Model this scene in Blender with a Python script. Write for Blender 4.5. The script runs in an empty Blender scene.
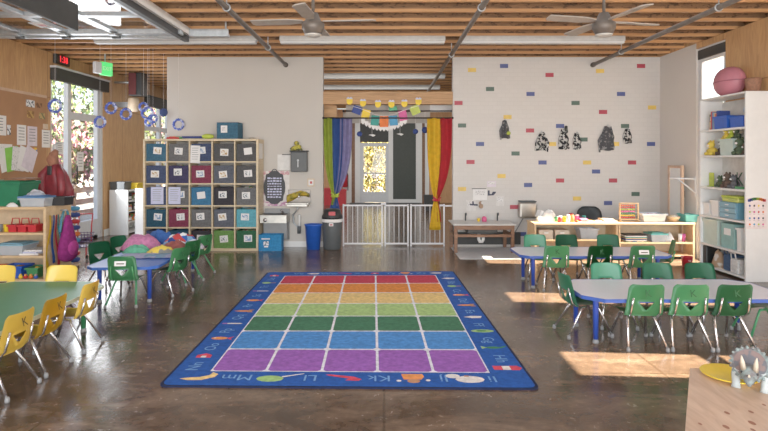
import bpy, bmesh, math, random
from mathutils import Vector, Matrix, noise, Euler

random.seed(7)
SC = bpy.context.scene
COL = SC.collection
PI = math.pi
# ---- camera model of the photograph (768 x 431): level camera, horizon at row 160
F, H, CX, CY = 558.0, 1.40, 384.0, 160.0
def X_(px, Y): return (px - CX) * Y / F
def Z_(py, Y): return H + (CY - py) * Y / F
def at(px, py, Y): return (X_(px, Y), Y, Z_(py, Y))

# ------------------------------------------------------------------ materials
def lin(c):
    c = c / 255.0
    return c / 12.92 if c <= 0.04045 else ((c + 0.055) / 1.055) ** 2.4
def rgb(r, g, b):
    l = .3 * r + .55 * g + .15 * b; k = .1
    return (lin(r + (l - r) * k), lin(g + (l - g) * k), lin(b + (l - b) * k), 1.0)
def dark(c, k): return (c[0] * k, c[1] * k, c[2] * k, 1.0)

class NT:
    def __init__(s, name):
        s.m = bpy.data.materials.new(name); s.m.use_nodes = True
        s.t = s.m.node_tree; s.t.nodes.clear()
        s.out = s.n('ShaderNodeOutputMaterial')
    def n(s, typ, **kw):
        nd = s.t.nodes.new(typ)
        for k, v in kw.items():
            if hasattr(nd, k): setattr(nd, k, v)
        return nd
    def l(s, a, b): s.t.links.new(a, b)
    def bsdf(s, rough=.6, metal=0, spec=.5):
        b = s.n('ShaderNodeBsdfPrincipled')
        b.inputs['Roughness'].default_value = rough
        b.inputs['Metallic'].default_value = metal
        b.inputs['Specular IOR Level'].default_value = spec
        s.l(b.outputs[0], s.out.inputs[0]); return b
    def coords(s, scale=(1, 1, 1), kind='Object', rot=(0, 0, 0)):
        tc = s.n('ShaderNodeTexCoord'); mp = s.n('ShaderNodeMapping')
        mp.inputs['Scale'].default_value = scale; mp.inputs['Rotation'].default_value = rot
        s.l(tc.outputs[kind], mp.inputs[0]); return mp.outputs[0]
    def noise(s, vec, scale, detail=3, rough=.5, dist=0):
        nz = s.n('ShaderNodeTexNoise')
        nz.inputs['Scale'].default_value = scale; nz.inputs['Detail'].default_value = detail
        nz.inputs['Roughness'].default_value = rough; nz.inputs['Distortion'].default_value = dist
        s.l(vec, nz.inputs['Vector']); return nz.outputs['Fac']
    def ramp(s, fac, stops, interp='LINEAR'):
        r = s.n('ShaderNodeValToRGB'); r.color_ramp.interpolation = interp
        el = r.color_ramp.elements
        while len(el) < len(stops): el.new(.5)
        for e, (p, c) in zip(el, stops): e.position = p; e.color = c
        s.l(fac, r.inputs[0]); return r.outputs[0]
    def mix(s, fac, a, b, mode='MIX'):
        m = s.n('ShaderNodeMix', data_type='RGBA', blend_type=mode)
        for sock, v in ((m.inputs[0], fac), (m.inputs[6], a), (m.inputs[7], b)):
            if hasattr(v, 'links') or hasattr(v, 'is_linked'): s.l(v, sock)
            else: sock.default_value = v
        return m.outputs[2]
    def bump(s, b, fac, strength=.2, dist=.01):
        bp = s.n('ShaderNodeBump'); bp.inputs['Strength'].default_value = strength
        bp.inputs['Distance'].default_value = dist
        s.l(fac, bp.inputs['Height']); s.l(bp.outputs[0], b.inputs['Normal'])

_MC = {}
def mat(name, c, rough=.55, metal=0, var=.12, scale=14, spec=.5):
    if name in _MC: return _MC[name]
    t = NT(name); b = t.bsdf(rough, metal, spec)
    f = t.noise(t.coords(), scale, 3)
    t.l(t.ramp(f, [(.3, dark(c, 1 - var)), (.7, dark(c, 1 + var * .6))]), b.inputs['Base Color'])
    _MC[name] = t.m; return t.m
def fabric(name, c, rough=.9): return mat(name, c, rough, 0, .25, 30, .2)
def wood(name, c1, c2, scale=(1, 1, 1), rough=.5, bands=6):
    t = NT(name); b = t.bsdf(rough)
    v = t.coords(scale)
    f = t.noise(v, bands, 6, .6, 1.2)
    t.l(t.ramp(f, [(.3, c1), (.7, c2)]), b.inputs['Base Color']); return t.m

def mk_floor():
    t = NT('stained_concrete'); b = t.bsdf(.2, 0, .5)
    v = t.coords((1, 1, 1))
    f1 = t.noise(t.coords((.5, 1.3, 1)), 2.2, 8, .65, 1.0)
    f2 = t.noise(v, 14, 6, .7, .4)
    c1 = t.ramp(f1, [(.28, rgb(54, 40, 30)), (.5, rgb(90, 69, 53)), (.72, rgb(128, 104, 84))])
    c2 = t.ramp(f2, [(.3, (.62, .62, .62, 1)), (.7, (1.15, 1.12, 1.08, 1))])
    c3 = t.mix(1.0, c1, c2, 'MULTIPLY')
    # saw-cut joints
    br = t.n('ShaderNodeTexBrick'); br.offset = 0
    br.inputs['Scale'].default_value = 1; br.inputs['Mortar Size'].default_value = .008
    br.inputs['Brick Width'].default_value = 1.83; br.inputs['Row Height'].default_value = 1.83
    br.inputs['Color1'].default_value = (1, 1, 1, 1); br.inputs['Color2'].default_value = (1, 1, 1, 1)
    br.inputs['Mortar'].default_value = (.6, .57, .52, 1)
    t.l(v, br.inputs['Vector'])
    t.l(t.mix(1.0, c3, br.outputs[0], 'MULTIPLY'), b.inputs['Base Color'])
    t.l(t.ramp(f2, [(.3, (.13, .13, .13, 1)), (.8, (.34, .34, .34, 1))]), b.inputs['Roughness'])
    t.bump(b, t.noise(t.coords((1, .35, 1)), 9, 4), .09, .02)
    return t.m
def mk_ply(name='plywood', axis='yz', c1=rgb(182, 130, 80), c2=rgb(214, 164, 106)):
    t = NT(name); b = t.bsdf(.55)
    tc = t.n('ShaderNodeTexCoord'); sep = t.n('ShaderNodeSeparateXYZ'); cmb = t.n('ShaderNodeCombineXYZ')
    t.l(tc.outputs['Object'], sep.inputs[0])
    t.l(sep.outputs['Y' if axis == 'yz' else 'X'], cmb.inputs[0]); t.l(sep.outputs['Z'], cmb.inputs[1])
    mp = t.n('ShaderNodeMapping'); mp.inputs['Scale'].default_value = (5, .7, 1)
    t.l(cmb.outputs[0], mp.inputs[0])
    f = t.noise(mp.outputs[0], 3.2, 6, .6, 1.5)
    c = t.ramp(f, [(.3, c1), (.7, c2)])
    br = t.n('ShaderNodeTexBrick'); br.offset = 0
    br.inputs['Scale'].default_value = 1; br.inputs['Mortar Size'].default_value = .006
    br.inputs['Brick Width'].default_value = 1.22; br.inputs['Row Height'].default_value = 2.36
    br.inputs['Color1'].default_value = (1, 1, 1, 1); br.inputs['Color2'].default_value = (.93, .93, .93, 1)
    br.inputs['Mortar'].default_value = (.5, .42, .36, 1)
    t.l(cmb.outputs[0], br.inputs['Vector'])
    t.l(t.mix(1.0, c, br.outputs[0], 'MULTIPLY'), b.inputs['Base Color'])
    return t.m
def mk_tilewall():
    t = NT('white_glazed_tile'); b = t.bsdf(.42, 0, .3)
    tc = t.n('ShaderNodeTexCoord'); sep = t.n('ShaderNodeSeparateXYZ'); cmb = t.n('ShaderNodeCombineXYZ')
    t.l(tc.outputs['Object'], sep.inputs[0]); t.l(sep.outputs['X'], cmb.inputs[0]); t.l(sep.outputs['Z'], cmb.inputs[1])
    br = t.n('ShaderNodeTexBrick')
    br.inputs['Scale'].default_value = 1; br.inputs['Mortar Size'].default_value = .003
    br.inputs['Brick Width'].default_value = .135; br.inputs['Row Height'].default_value = .067
    br.inputs['Color1'].default_value = rgb(200, 195, 190); br.inputs['Color2'].default_value = rgb(203, 198, 193)
    br.inputs['Mortar'].default_value = rgb(195, 190, 185)
    t.l(cmb.outputs[0], br.inputs['Vector']); t.l(br.outputs[0], b.inputs['Base Color'])
    return t.m
def mk_joist(c1, c2):
    t = NT('shaded_joist_wood'); b = t.bsdf(.7)
    f = t.noise(t.coords((1.2, 8, 8)), 4, 6, .6, .8)
    c = t.ramp(f, [(.3, c1), (.7, c2)])
    f2 = t.noise(t.coords((2.2, 1, 5)), 3.2, 4, .7)     # printed mill stamps and knots
    k = t.ramp(f2, [(.53, (1, 1, 1, 1)), (.58, (.42, .38, .34, 1))])
    t.l(t.mix(1.0, c, k, 'MULTIPLY'), b.inputs['Base Color']); return t.m
def mk_glass():
    t = NT('window_glass')
    tr = t.n('ShaderNodeBsdfTransparent'); gl = t.n('ShaderNodeBsdfGlossy'); gl.inputs['Roughness'].default_value = .02
    lw = t.n('ShaderNodeLayerWeight'); lw.inputs[0].default_value = .5
    pw = t.n('ShaderNodeMath', operation='POWER'); t.l(lw.outputs['Facing'], pw.inputs[0]); pw.inputs[1].default_value = 4
    fr = t.n('ShaderNodeMath', operation='MULTIPLY_ADD'); t.l(pw.outputs[0], fr.inputs[0]); fr.inputs[1].default_value = .3; fr.inputs[2].default_value = .03
    mx = t.n('ShaderNodeMixShader'); t.l(fr.outputs[0], mx.inputs[0]); t.l(tr.outputs[0], mx.inputs[1]); t.l(gl.outputs[0], mx.inputs[2])
    t.l(mx.outputs[0], t.out.inputs[0]); return t.m
def mk_clear(name, c, a=.55):
    t = NT(name); b = t.bsdf(.25); b.inputs['Base Color'].default_value = c
    b.inputs['Alpha'].default_value = a
    f = t.noise(t.coords(), 9, 2); t.l(t.ramp(f, [(.3, dark(c, .9)), (.7, c)]), b.inputs['Base Color']); return t.m
def mk_emit(name, c, s):
    t = NT(name); b = t.bsdf(.5); b.inputs['Base Color'].default_value = c
    b.inputs['Emission Color'].default_value = c; b.inputs['Emission Strength'].default_value = s; return t.m
def mk_two(name, c1, c2, scale, lo=.47, hi=.53, rough=.8, detail=2):
    t = NT(name); b = t.bsdf(rough, 0, .25)
    f = t.noise(t.coords(), scale, detail, .6)
    t.l(t.ramp(f, [(lo, c1), (hi, c2)]), b.inputs['Base Color']); return t.m
def mk_multi(name, cols, scale, rough=.8):
    t = NT(name); b = t.bsdf(rough, 0, .25)
    vo = t.n('ShaderNodeTexVoronoi'); vo.inputs['Scale'].default_value = scale
    t.l(t.coords(), vo.inputs['Vector'])
    sep = t.n('ShaderNodeSeparateColor'); t.l(vo.outputs['Color'], sep.inputs[0])
    n = len(cols)
    t.l(t.ramp(sep.outputs[0], [(i / n, c) for i, c in enumerate(cols)], 'CONSTANT'), b.inputs['Base Color']); return t.m

M = {}
M['floor'] = mk_floor(); M['ply'] = mk_ply(); M['ply_x'] = mk_ply('plywood_far', 'xz', rgb(190, 132, 84), rgb(214, 160, 108))
M['tilewall'] = mk_tilewall(); M['joist'] = mk_joist(rgb(108, 76, 48), rgb(146, 102, 64))
M['joistedge'] = wood('joist_lit_edge_wood', rgb(176, 118, 66), rgb(206, 146, 88), (.3, 3, 3), .6, 3)  # brightened edge; joist sides and deck darkened, painting the shade between joists
M['beam'] = wood('beam_wood', rgb(158, 112, 68), rgb(204, 154, 100), (.5, 6, 6), .6, 5)
M['deck'] = mk_joist(rgb(100, 72, 48), rgb(136, 98, 66)); M['glass'] = mk_glass()
M['white_wall'] = mat('white_wall_paint', rgb(212, 207, 201), .55, 0, .02, 3)
M['shade_grey_wall'] = mat('shade_grey_wall_paint', rgb(192, 185, 176), .6, 0, .025, 2)  # wall paint darkened so the partition's shade is in its base colour
M['alu'] = mat('white_aluminium', rgb(206, 208, 212), .4, .0, .05)
M['steel'] = mat('galvanised_steel', rgb(176, 182, 186), .38, .75, .15, 30)
M['stainless'] = mat('stainless_steel', rgb(178, 174, 166), .3, .85, .1)
M['chrome'] = mat('chrome_tube', rgb(205, 205, 208), .16, .95, .05)
M['pipe'] = mat('painted_pipe', rgb(104, 94, 86), .5, .4, .15)
M['black'] = mat('black_plastic', rgb(30, 31, 33), .5, 0, .15)
M['charcoal'] = mat('charcoal_vinyl', rgb(52, 53, 52), .6, 0, .12)
M['grey'] = mat('grey_plastic', rgb(132, 134, 136), .5, 0, .08)
M['dgrey'] = mat('dark_grey_plastic', rgb(72, 76, 78), .5, 0, .1)
M['white'] = mat('white_laminate', rgb(226, 226, 224), .45, 0, .03)
M['paper'] = mat('white_paper', rgb(232, 230, 228), .85, 0, .04)
M['lavpaper'] = mat('pale_lavender_paper', rgb(196, 200, 232), .85, 0, .05)
M['photo'] = mk_two('printed_paper', rgb(226, 228, 230), rgb(70, 84, 96), 26, .5, .6)
M['print'] = mk_two('typed_paper', rgb(226, 224, 222), rgb(160, 156, 158), 60, .55, .62)
M['birch'] = wood('birch_veneer', rgb(196, 172, 132), rgb(222, 202, 166), (1, 1, 6), .5, 4)
M['maple'] = wood('maple_laminate', rgb(206, 166, 116), rgb(226, 192, 146), (1, 4, 4), .5, 4)
M['brownwood'] = wood('brown_stained_wood', rgb(104, 66, 42), rgb(142, 96, 64), (1, 6, 6), .5, 4)
M['palewood'] = wood('pale_pine_top', rgb(186, 148, 120), rgb(216, 182, 152), (6, 1, 1), .45, 3)
M['kraft'] = mat('kraft_paper', rgb(172, 122, 82), .85, 0, .08, 5)
M['green'] = mat('green_chair_plastic', rgb(62, 142, 84), .32, 0, .08, 6)
M['teal_green'] = mat('teal_green_plastic', rgb(60, 144, 106), .4, 0, .08, 6)
M['yellow'] = mat('yellow_chair_plastic', rgb(242, 204, 70), .35, 0, .06, 6)
M['greenleg'] = mat('green_painted_leg', rgb(48, 136, 84), .35, 0, .06)
M['blueleg'] = mat('blue_painted_leg', rgb(36, 70, 176), .35, 0, .06)
M['bluetop'] = mat('blue_table_laminate', rgb(36, 92, 192), .5, 0, .05)
M['greentop'] = mat('green_table_laminate', rgb(56, 134, 90), .5, 0, .05)
M['greytop'] = mat('grey_table_laminate', rgb(206, 206, 216), .3, 0, .04, 40)
M['blueedge'] = mat('blue_edge_band', rgb(48, 84, 176), .4, 0, .05)
M['greenedge'] = mat('pale_green_edge_band', rgb(196, 206, 180), .4, 0, .05)
M['red'] = mat('red_plastic', rgb(200, 34, 44), .4); M['blue'] = mat('blue_plastic', rgb(28, 84, 196), .4)
M['teal'] = mat('teal_plastic', rgb(78, 176, 170), .45); M['lime'] = mat('lime_plastic', rgb(176, 196, 52), .5)
M['orange'] = mat('orange_card', rgb(236, 110, 40), .7); M['yel'] = mat('bright_yellow_card', rgb(246, 204, 30), .6)
M['pink'] = mat('pink_card', rgb(220, 84, 150), .7); M['tealc'] = mat('teal_card', rgb(46, 150, 140), .7)
M['cyan'] = mat('sky_blue_card', rgb(64, 150, 200), .7); M['navy'] = mat('navy_card', rgb(40, 62, 140), .7)
M['clear'] = mk_clear('clear_plastic', rgb(214, 222, 230), .5)
M['frost'] = mk_clear('frosted_green_plastic', rgb(196, 216, 206), .9)
M['letterblue'] = mat('pale_blue_ink', rgb(96, 150, 214), .9)
M['marker'] = mat('black_marker_ink', rgb(60, 52, 30), .8)
M['leaf'] = mk_two('green_leaves', rgb(46, 68, 32), rgb(100, 118, 60), 5)
M['leafy'] = mk_two('yellow_green_leaves', rgb(112, 108, 44), rgb(186, 172, 96), 3)
M['blossom'] = mk_two('pink_blossom_leaves', rgb(176, 112, 126), rgb(78, 92, 56), 5)
M['bark'] = mat('tree_bark', rgb(92, 74, 60), .9)
M['fencewood'] = mat('weathered_fence_wood', rgb(186, 140, 124), .8)
M['ground'] = mat('pale_concrete_paving', rgb(128, 122, 114), .85, 0, .08, 2)
M['cow'] = mk_two('black_and_white_blotched_cloth', rgb(232, 230, 226), rgb(52, 52, 56), 21, .47, .5)
M['darkcow'] = mk_two('dark_blotched_cloth', rgb(92, 93, 98), rgb(165, 163, 163), 20, .55, .62)
M['multi'] = mk_multi('assorted_colours', [rgb(210, 60, 60), rgb(240, 200, 70), rgb(70, 120, 200), rgb(240, 240, 235), rgb(90, 170, 90), rgb(230, 130, 60)], 22)
M['books'] = mk_multi('assorted_book_covers', [rgb(160, 70, 60), rgb(210, 190, 150), rgb(70, 100, 140), rgb(200, 120, 60), rgb(120, 140, 90)], 16)

# ------------------------------------------------------------------ geometry builder
class MB:
    def __init__(s): s.bm = bmesh.new(); s.ms = []
    def mi(s, m):
        if m not in s.ms: s.ms.append(m)
        return s.ms.index(m)
    def add(s, vs, fs, m, smooth=False, T=None):
        vv = [s.bm.verts.new(T @ Vector(v) if T is not None else v) for v in vs]
        i = s.mi(m); out = []
        for f in fs:
            try:
                q = s.bm.faces.new([vv[k] for k in f]); q.material_index = i; q.smooth = smooth; out.append(q)
            except ValueError: pass
        return vv, out
    def box(s, x0, x1, y0, y1, z0, z1, m, bev=0, T=None):
        vs = [(x0, y0, z0), (x1, y0, z0), (x1, y1, z0), (x0, y1, z0), (x0, y0, z1), (x1, y0, z1), (x1, y1, z1), (x0, y1, z1)]
        fs = [(0, 3, 2, 1), (4, 5, 6, 7), (0, 1, 5, 4), (1, 2, 6, 5), (2, 3, 7, 6), (3, 0, 4, 7)]
        vv, ff = s.add(vs, fs, m, False, T)
        if bev:
            es = list({e for f in ff for e in f.edges})
            bmesh.ops.bevel(s.bm, geom=es, offset=bev, segments=2, affect='EDGES', profile=.5)
        return s
    def prism(s, poly, a0, a1, m, plane='xy', T=None, smooth=False):
        n = len(poly)
        def p(q, a):
            return {'xy': (q[0], q[1], a), 'xz': (q[0], a, q[1]), 'yz': (a, q[0], q[1])}[plane]
        vs = [p(q, a0) for q in poly] + [p(q, a1) for q in poly]
        fs = [tuple(range(n))[::-1], tuple(range(n, 2 * n))] + [(i, (i + 1) % n, n + (i + 1) % n, n + i) for i in range(n)]
        s.add(vs, fs, m, smooth, T); return s
    def flat(s, poly, z, m, T=None):
        s.add([(x, y, z) for x, y in poly], [tuple(range(len(poly)))], m, False, T); return s
    def tube(s, pts, r, m, seg=8, caps=True, closed=False):
        pts = [Vector(p) for p in pts]; n = len(pts)
        rs = r if isinstance(r, (list, tuple)) else [r] * n
        vs = []; up = None
        for i, p in enumerate(pts):
            a = pts[(i - 1) % n] if (closed or i > 0) else p
            b = pts[(i + 1) % n] if (closed or i < n - 1) else p
            d = (b - a).normalized()
            if up is None:
                up = Vector((0, 0, 1)) if abs(d.z) < .9 else Vector((1, 0, 0))
            sx = d.cross(up); sx.normalize(); up = sx.cross(d); up.normalize()
            for k in range(seg):
                t = 2 * PI * k / seg
                vs.append(p + (sx * math.cos(t) + up * math.sin(t)) * rs[i])
        fs = []
        for i in range(n if closed else n - 1):
            j = (i + 1) % n
            for k in range(seg):
                k2 = (k + 1) % seg
                fs.append((i * seg + k, i * seg + k2, j * seg + k2, j * seg + k))
        if caps and not closed:
            fs.append(tuple(range(seg))[::-1]); fs.append(tuple((n - 1) * seg + k for k in range(seg)))
        s.add(vs, fs, m, True); return s
    def lathe(s, prof, m, seg=20, c=(0, 0, 0), T=None, sx=1, sy=1):
        vs = []; n = len(prof)
        for r, z in prof:
            for k in range(seg):
                t = 2 * PI * k / seg
                vs.append((c[0] + r * sx * math.cos(t), c[1] + r * sy * math.sin(t), c[2] + z))
        fs = [(i * seg + k, i * seg + (k + 1) % seg, (i + 1) * seg + (k + 1) % seg, (i + 1) * seg + k) for i in range(n - 1) for k in range(seg)]
        fs.append(tuple(range(seg))[::-1]); fs.append(tuple((n - 1) * seg + k for k in range(seg)))
        s.add(vs, fs, m, True, T); return s
    def ball(s, c, r, m, seg=16, rings=10):
        if not isinstance(r, (list, tuple)): r = (r, r, r)
        prof = []
        vs = []; fs = []
        for i in range(rings + 1):
            a = -PI / 2 + PI * i / rings; q = max(math.cos(a), .02)
            for k in range(seg):
                t = 2 * PI * k / seg
                vs.append((c[0] + r[0] * q * math.cos(t), c[1] + r[1] * q * math.sin(t), c[2] + r[2] * math.sin(a)))
        for i in range(rings):
            for k in range(seg):
                fs.append((i * seg + k, i * seg + (k + 1) % seg, (i + 1) * seg + (k + 1) % seg, (i + 1) * seg + k))
        fs.append(tuple(range(seg))[::-1]); fs.append(tuple(rings * seg + k for k in range(seg)))
        s.add(vs, fs, m, True); return s
    def torus(s, c, R, r, m, seg=24, rs=8, axis='y', ax=1, ay=1):
        pts = []
        for k in range(seg):
            t = 2 * PI * k / seg; a, b = R * ax * math.cos(t), R * ay * math.sin(t)
            pts.append({'y': (c[0] + a, c[1], c[2] + b), 'x': (c[0], c[1] + a, c[2] + b), 'z': (c[0] + a, c[1] + b, c[2])}[axis])
        return s.tube(pts, r, m, rs, closed=True)
    def grid(s, fn, nu, nv, m, thick=0, smooth=True):
        vs = [fn(i / nu, j / nv) for j in range(nv + 1) for i in range(nu + 1)]
        w = nu + 1
        fs = [(j * w + i, j * w + i + 1, (j + 1) * w + i + 1, (j + 1) * w + i) for j in range(nv) for i in range(nu)]
        vv, ff = s.add(vs, fs, m, smooth)
        if thick: bmesh.ops.solidify(s.bm, geom=ff, thickness=thick)
        return s
    def text(s, body, size, m, T, align='CENTER'):
        cu = bpy.data.curves.new('lettering', 'FONT'); cu.body = body; cu.size = size; cu.align_x = align; cu.align_y = 'CENTER'
        cu.resolution_u = 2
        ob = bpy.data.objects.new('lettering', cu)
        me = ob.to_mesh()
        s.add([v.co for v in me.vertices], [tuple(p.vertices) for p in me.polygons], m, False, T)
        ob.to_mesh_clear(); bpy.data.objects.remove(ob); bpy.data.curves.remove(cu); return s
    def build(s, name, parent=None, loc=(0, 0, 0), rz=0, rot=None):
        bmesh.ops.recalc_face_normals(s.bm, faces=s.bm.faces)
        me = bpy.data.meshes.new(name); s.bm.to_mesh(me); s.bm.free()
        for m in s.ms: me.materials.append(m)
        o = bpy.data.objects.new(name, me); COL.objects.link(o)
        o.location = loc; o.rotation_euler = rot if rot else (0, 0, rz)
        if parent: o.parent = parent
        return o
def tag(o, label, cat, group=None, kind=None):
    o['label'] = label; o['category'] = cat
    if group: o['group'] = group
    if kind: o['kind'] = kind
    return o
def thing(name, label, cat, loc=(0, 0, 0), rz=0, group=None):
    o = bpy.data.objects.new(name, None); COL.objects.link(o); o.empty_display_size = .1
    o.location = loc; o.rotation_euler = (0, 0, rz); return tag(o, label, cat, group)
def struct(o, label=None, cat=None):
    o['kind'] = 'structure'
    if label: o['label'] = label
    if cat: o['category'] = cat
    return o
def dup(root, loc, rz, label, group=None):
    def cp(o, par):
        c = o.copy(); COL.objects.link(c)
        if par: c.parent = par
        for ch in o.children: cp(ch, c)
        return c
    r = cp(root, None); r.location = loc; r.rotation_euler = (0, 0, rz); r['label'] = label
    if group: r['group'] = group
    return r
FRONT = Matrix.Rotation(PI / 2, 4, 'X')          # text facing -Y
def front(x, y, z): return Matrix.Translation((x, y, z)) @ FRONT

# ------------------------------------------------------------------ SETTING
LW, RW, BY, FY = -5.15, 4.45, 9.0, 18.2
b = MB(); b.box(LW - .15, RW + .15, -3, FY + .15, -.1, 0, M['floor']); struct(b.build('floor'), 'dark brown stained and polished concrete floor', 'floor')
b = MB(); b.box(-40, 40, -25, 60, -.25, -.12, M['ground']); struct(b.build('ground'), 'pale paving outside the building', 'ground')

# left wall: plywood with two tall glazed openings
D1, D2, DT = (8.62, 10.25), (12.0, 14.2), 2.80
b = MB(); x0, x1 = LW - .15, LW
for y0, y1, z0, z1 in ((-3, D1[0], 0, 3.06), (D1[0], D1[1], DT, 3.06), (D1[1], D2[0], 0, 3.06), (D2[0], D2[1], DT, 3.06), (D2[1], FY, 0, 3.06)):
    b.box(x0, x1, y0, y1, z0, z1, M['ply'])
struct(b.build('wall_left'), 'plywood sheathed side wall with tall glazed doors', 'wall')
b = MB(); b.box(LW, LW + .02, 10.25, 12.0, 0, .12, M['white']); struct(b.build('baseboard_left'))

# partitions
b = MB(); b.box(-3.5, X_(323, BY), BY, BY + .14, 0, 3.06, M['shade_grey_wall']); struct(b.build('wall_back_left'), 'partition wall toned grey for shade behind the cubby shelves', 'wall')
b = MB(); b.box(-1.95, X_(323, BY), BY - .015, BY, 0, .09, M['white']); struct(b.build('baseboard_back'))
tiles = '''472,70,y 504,66,b 549.5,75,r 600,71,y 641,66,r 490,89,g 530.5,94,b 621,94,b 458.5,103,r 575.5,103,g 603,112,r 652,107.5,y
507.5,117,y 462,125.5,g 560,126,b 530,130.5,r 625,126,g 480,144,b 552,144,y 583.5,139.5,g 615,144,y 651,144,b 515.5,153.5,g 470.5,162,r
542.5,162.5,b 587,162.5,y 632,162.5,r 501.5,176,y 596,171.5,b 528,185,b 560,180.5,r 613,180.5,r 635.5,194,g 577,198.5,y 608,203,b
514,207,r 462,189,y 522,234,b'''.split()
TC = {'y': mat('yellow_glazed_tile', rgb(226, 186, 74), .5), 'b': mat('blue_glazed_tile', rgb(62, 76, 138), .5),
      'r': mat('red_glazed_tile', rgb(178, 48, 66), .5), 'g': mat('green_glazed_tile', rgb(66, 92, 78), .5)}
b = MB(); b.box(X_(453, BY), RW, BY, BY + .14, 0, 3.06, M['tilewall'])
for t in tiles:
    px, py, c = t.split(','); x, y, z = at(float(px), float(py), BY)
    b.box(x - .066, x + .066, BY - .004, BY + .002, z - .033, z + .033, TC[c])
struct(b.build('wall_back_right'), 'white tiled partition wall with scattered coloured tiles', 'wall')
b = MB(); b.box(X_(453, BY), 2.2, BY - .02, BY, .04, .24, M['charcoal']); struct(b.build('baseboard_back_right'))

# right wall
b = MB()
WZ = 3.06
b.box(RW, RW + .15, 7.95, FY, 0, WZ, M['white_wall'])
struct(b.build('wall_right'), 'white painted side wall beside the tiled wall', 'wall')
b = MB(); x0, x1 = RW, RW + .15
S1, S2, S3 = (3.38, 3.88), (5.25, 5.71), (7.27, 7.95)
for y0, y1, z0, z1 in ((-3, S1[0], 0, 3.06), (S1[0], S1[1], 2.95, 3.06), (S1[1], S2[0], 0, 3.06), (S2[0], S2[1], 2.95, 3.06), (S2[1], S3[0], 0, 3.06), (S3[0], S3[1], 2.98, 3.06)):
    b.box(x0, x1, y0, y1, z0, z1, M['ply'])
b.box(x0, x1, 7.93, FY, WZ, 3.58, M['ply'])
struct(b.build('wall_right.001'), 'plywood side wall above the tall white shelf', 'wall')
def side_window(name, xw, y0, y1, zt, bars, rails, fr=.06, base=0.0):
    """glazed opening in a wall of constant X"""
    f = MB()
    f.box(xw + .03, xw + .1, y0, y0 + fr, base, zt, M['alu']); f.box(xw + .03, xw + .1, y1 - fr, y1, base, zt, M['alu'])
    f.box(xw + .03, xw + .1, y0 + fr, y1 - fr, zt - fr, zt, M['alu']); f.box(xw + .03, xw + .1, y0 + fr, y1 - fr, base, base + fr, M['alu'])
    for by, w in bars: f.box(xw + .025, xw + .1, by - w / 2, by + w / 2, base + fr, zt - fr, M['alu'])
    for rz_, w in rails: f.box(xw + .03, xw + .09, y0 + fr, y1 - fr, rz_ - w / 2, rz_ + w / 2, M['alu'])
    o = struct(f.build(name))
    g = MB(); g.box(xw + .06, xw + .066, y0 + fr, y1 - fr, base + fr, zt - fr, M['glass']); g.build('glass', o)
    return o
side_window('window_1', RW, S1[0], S1[1], 2.95, (), ((1.95, .08),), .03)
side_window('window_2', RW, S2[0], S2[1], 2.95, (), ((1.95, .08),), .03)
side_window('window_3', RW, S3[0], S3[1], 2.98, (), ((2.8, .05),), .085)
sh = MB(); sh.box(RW + .01, RW + .05, S3[0] + .02, S3[1] - .02, 2.82, 2.95, M['charcoal'])
tag(sh.build('roller_blind'), 'dark rolled blind at the top of the narrow window above the tall white shelf', 'blind')

# left glazed doors
o = side_window('door_1', LW - .12, D1[0], D1[1], DT, ((9.18, .1), (10.12, .1)), ((.12, .24),), .06)
b = MB(); b.box(LW - .09, LW - .03, 9.23, 10.07, 2.08, 2.2, M['alu']); b.box(LW - .1, LW - .02, 9.23, 10.07, .0, .34, M['alu'])
b.build('door_rail', o)
b = MB(); b.tube([(LW + .01, 9.28, 1.0), (LW + .05, 9.28, 1.0), (LW + .05, 9.28, 1.3), (LW + .01, 9.28, 1.3)], .012, M['black']); b.build('door_handle', o)
b = MB(); b.box(LW + .0, LW + .1, D1[0] - .02, D1[1] + .02, DT - .16, DT + .03, M['charcoal'], .01); b.box(LW, LW + .11, D1[0] - .02, D1[1] + .02, DT + .03, DT + .06, M['alu'])
tag(b.build('roller_blind'), 'dark rolled blind across the top of the tall glass door by the bulletin board', 'blind')
o = side_window('door_2', LW - .12, D2[0], D2[1], DT, ((12.9, .12), (13.4, .08)), ((2.1, .1), (.2, .3)), .06)
b = MB(); b.box(LW, LW + .1, D2[0] - .02, D2[1] + .02, DT - .24, DT + .0, M['charcoal'], .01)
tag(b.build('roller_blind'), 'dark rolled blind over the farther glass door beyond the cubby shelf', 'blind')

# far wall with glazed door and dark panel
b = MB(); y0, y1 = FY, FY + .15
XO = (X_(343, FY), X_(429, FY))
for xa, xb, za, zb in ((LW, XO[0], 0, 3.06), (XO[1], RW, 0, 3.06), (XO[0], XO[1], 2.95, 3.06)):
    b.box(xa, xb, y0, y1, za, zb, M['ply_x'])
struct(b.build('wall_far'), 'plywood wall at the far end behind the curtained opening', 'wall')
b = MB(); b.box(XO[0], XO[1], FY + .02, FY + .1, 2.6, 2.95, M['shade_grey_wall'])
for px0, px1 in ((343, 351.5), (355, 360), (388.5, 393), (416, 422), (425, 429)):
    b.box(X_(px0, FY), X_(px1, FY), FY - .02, FY + .1, 0, 2.6, M['white'])
b.box(X_(351.5, FY), X_(355, FY), FY + .01, FY + .09, 0, 2.6, M['brownwood'])
b.box(X_(422, FY), X_(425, FY), FY + .01, FY + .09, 0, 2.6, M['brownwood'])
b.box(X_(393, FY), X_(416, FY), FY + .02, FY + .08, 0, .12, M['white'])
struct(b.build('trim_1'))
d = bpy.data.objects.new('door_3', None); COL.objects.link(d); struct(d, 'white framed glass door at the far end', 'door')
x0, x1 = X_(360, FY), X_(388.5, FY)
b = MB()
for a in ((x0, x0 + .12, .0, 1.96), (x1 - .1, x1, .0, 1.96), (x0 + .12, x1 - .1, 1.84, 1.96), (x0 + .12, x1 - .1, 0.02, .36), (x0 + .12, x1 - .1, .94, .99)):
    b.box(a[0], a[1], FY + .01, FY + .06, a[2], a[3], M['alu'])
b.build('door_frame', d)
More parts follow.
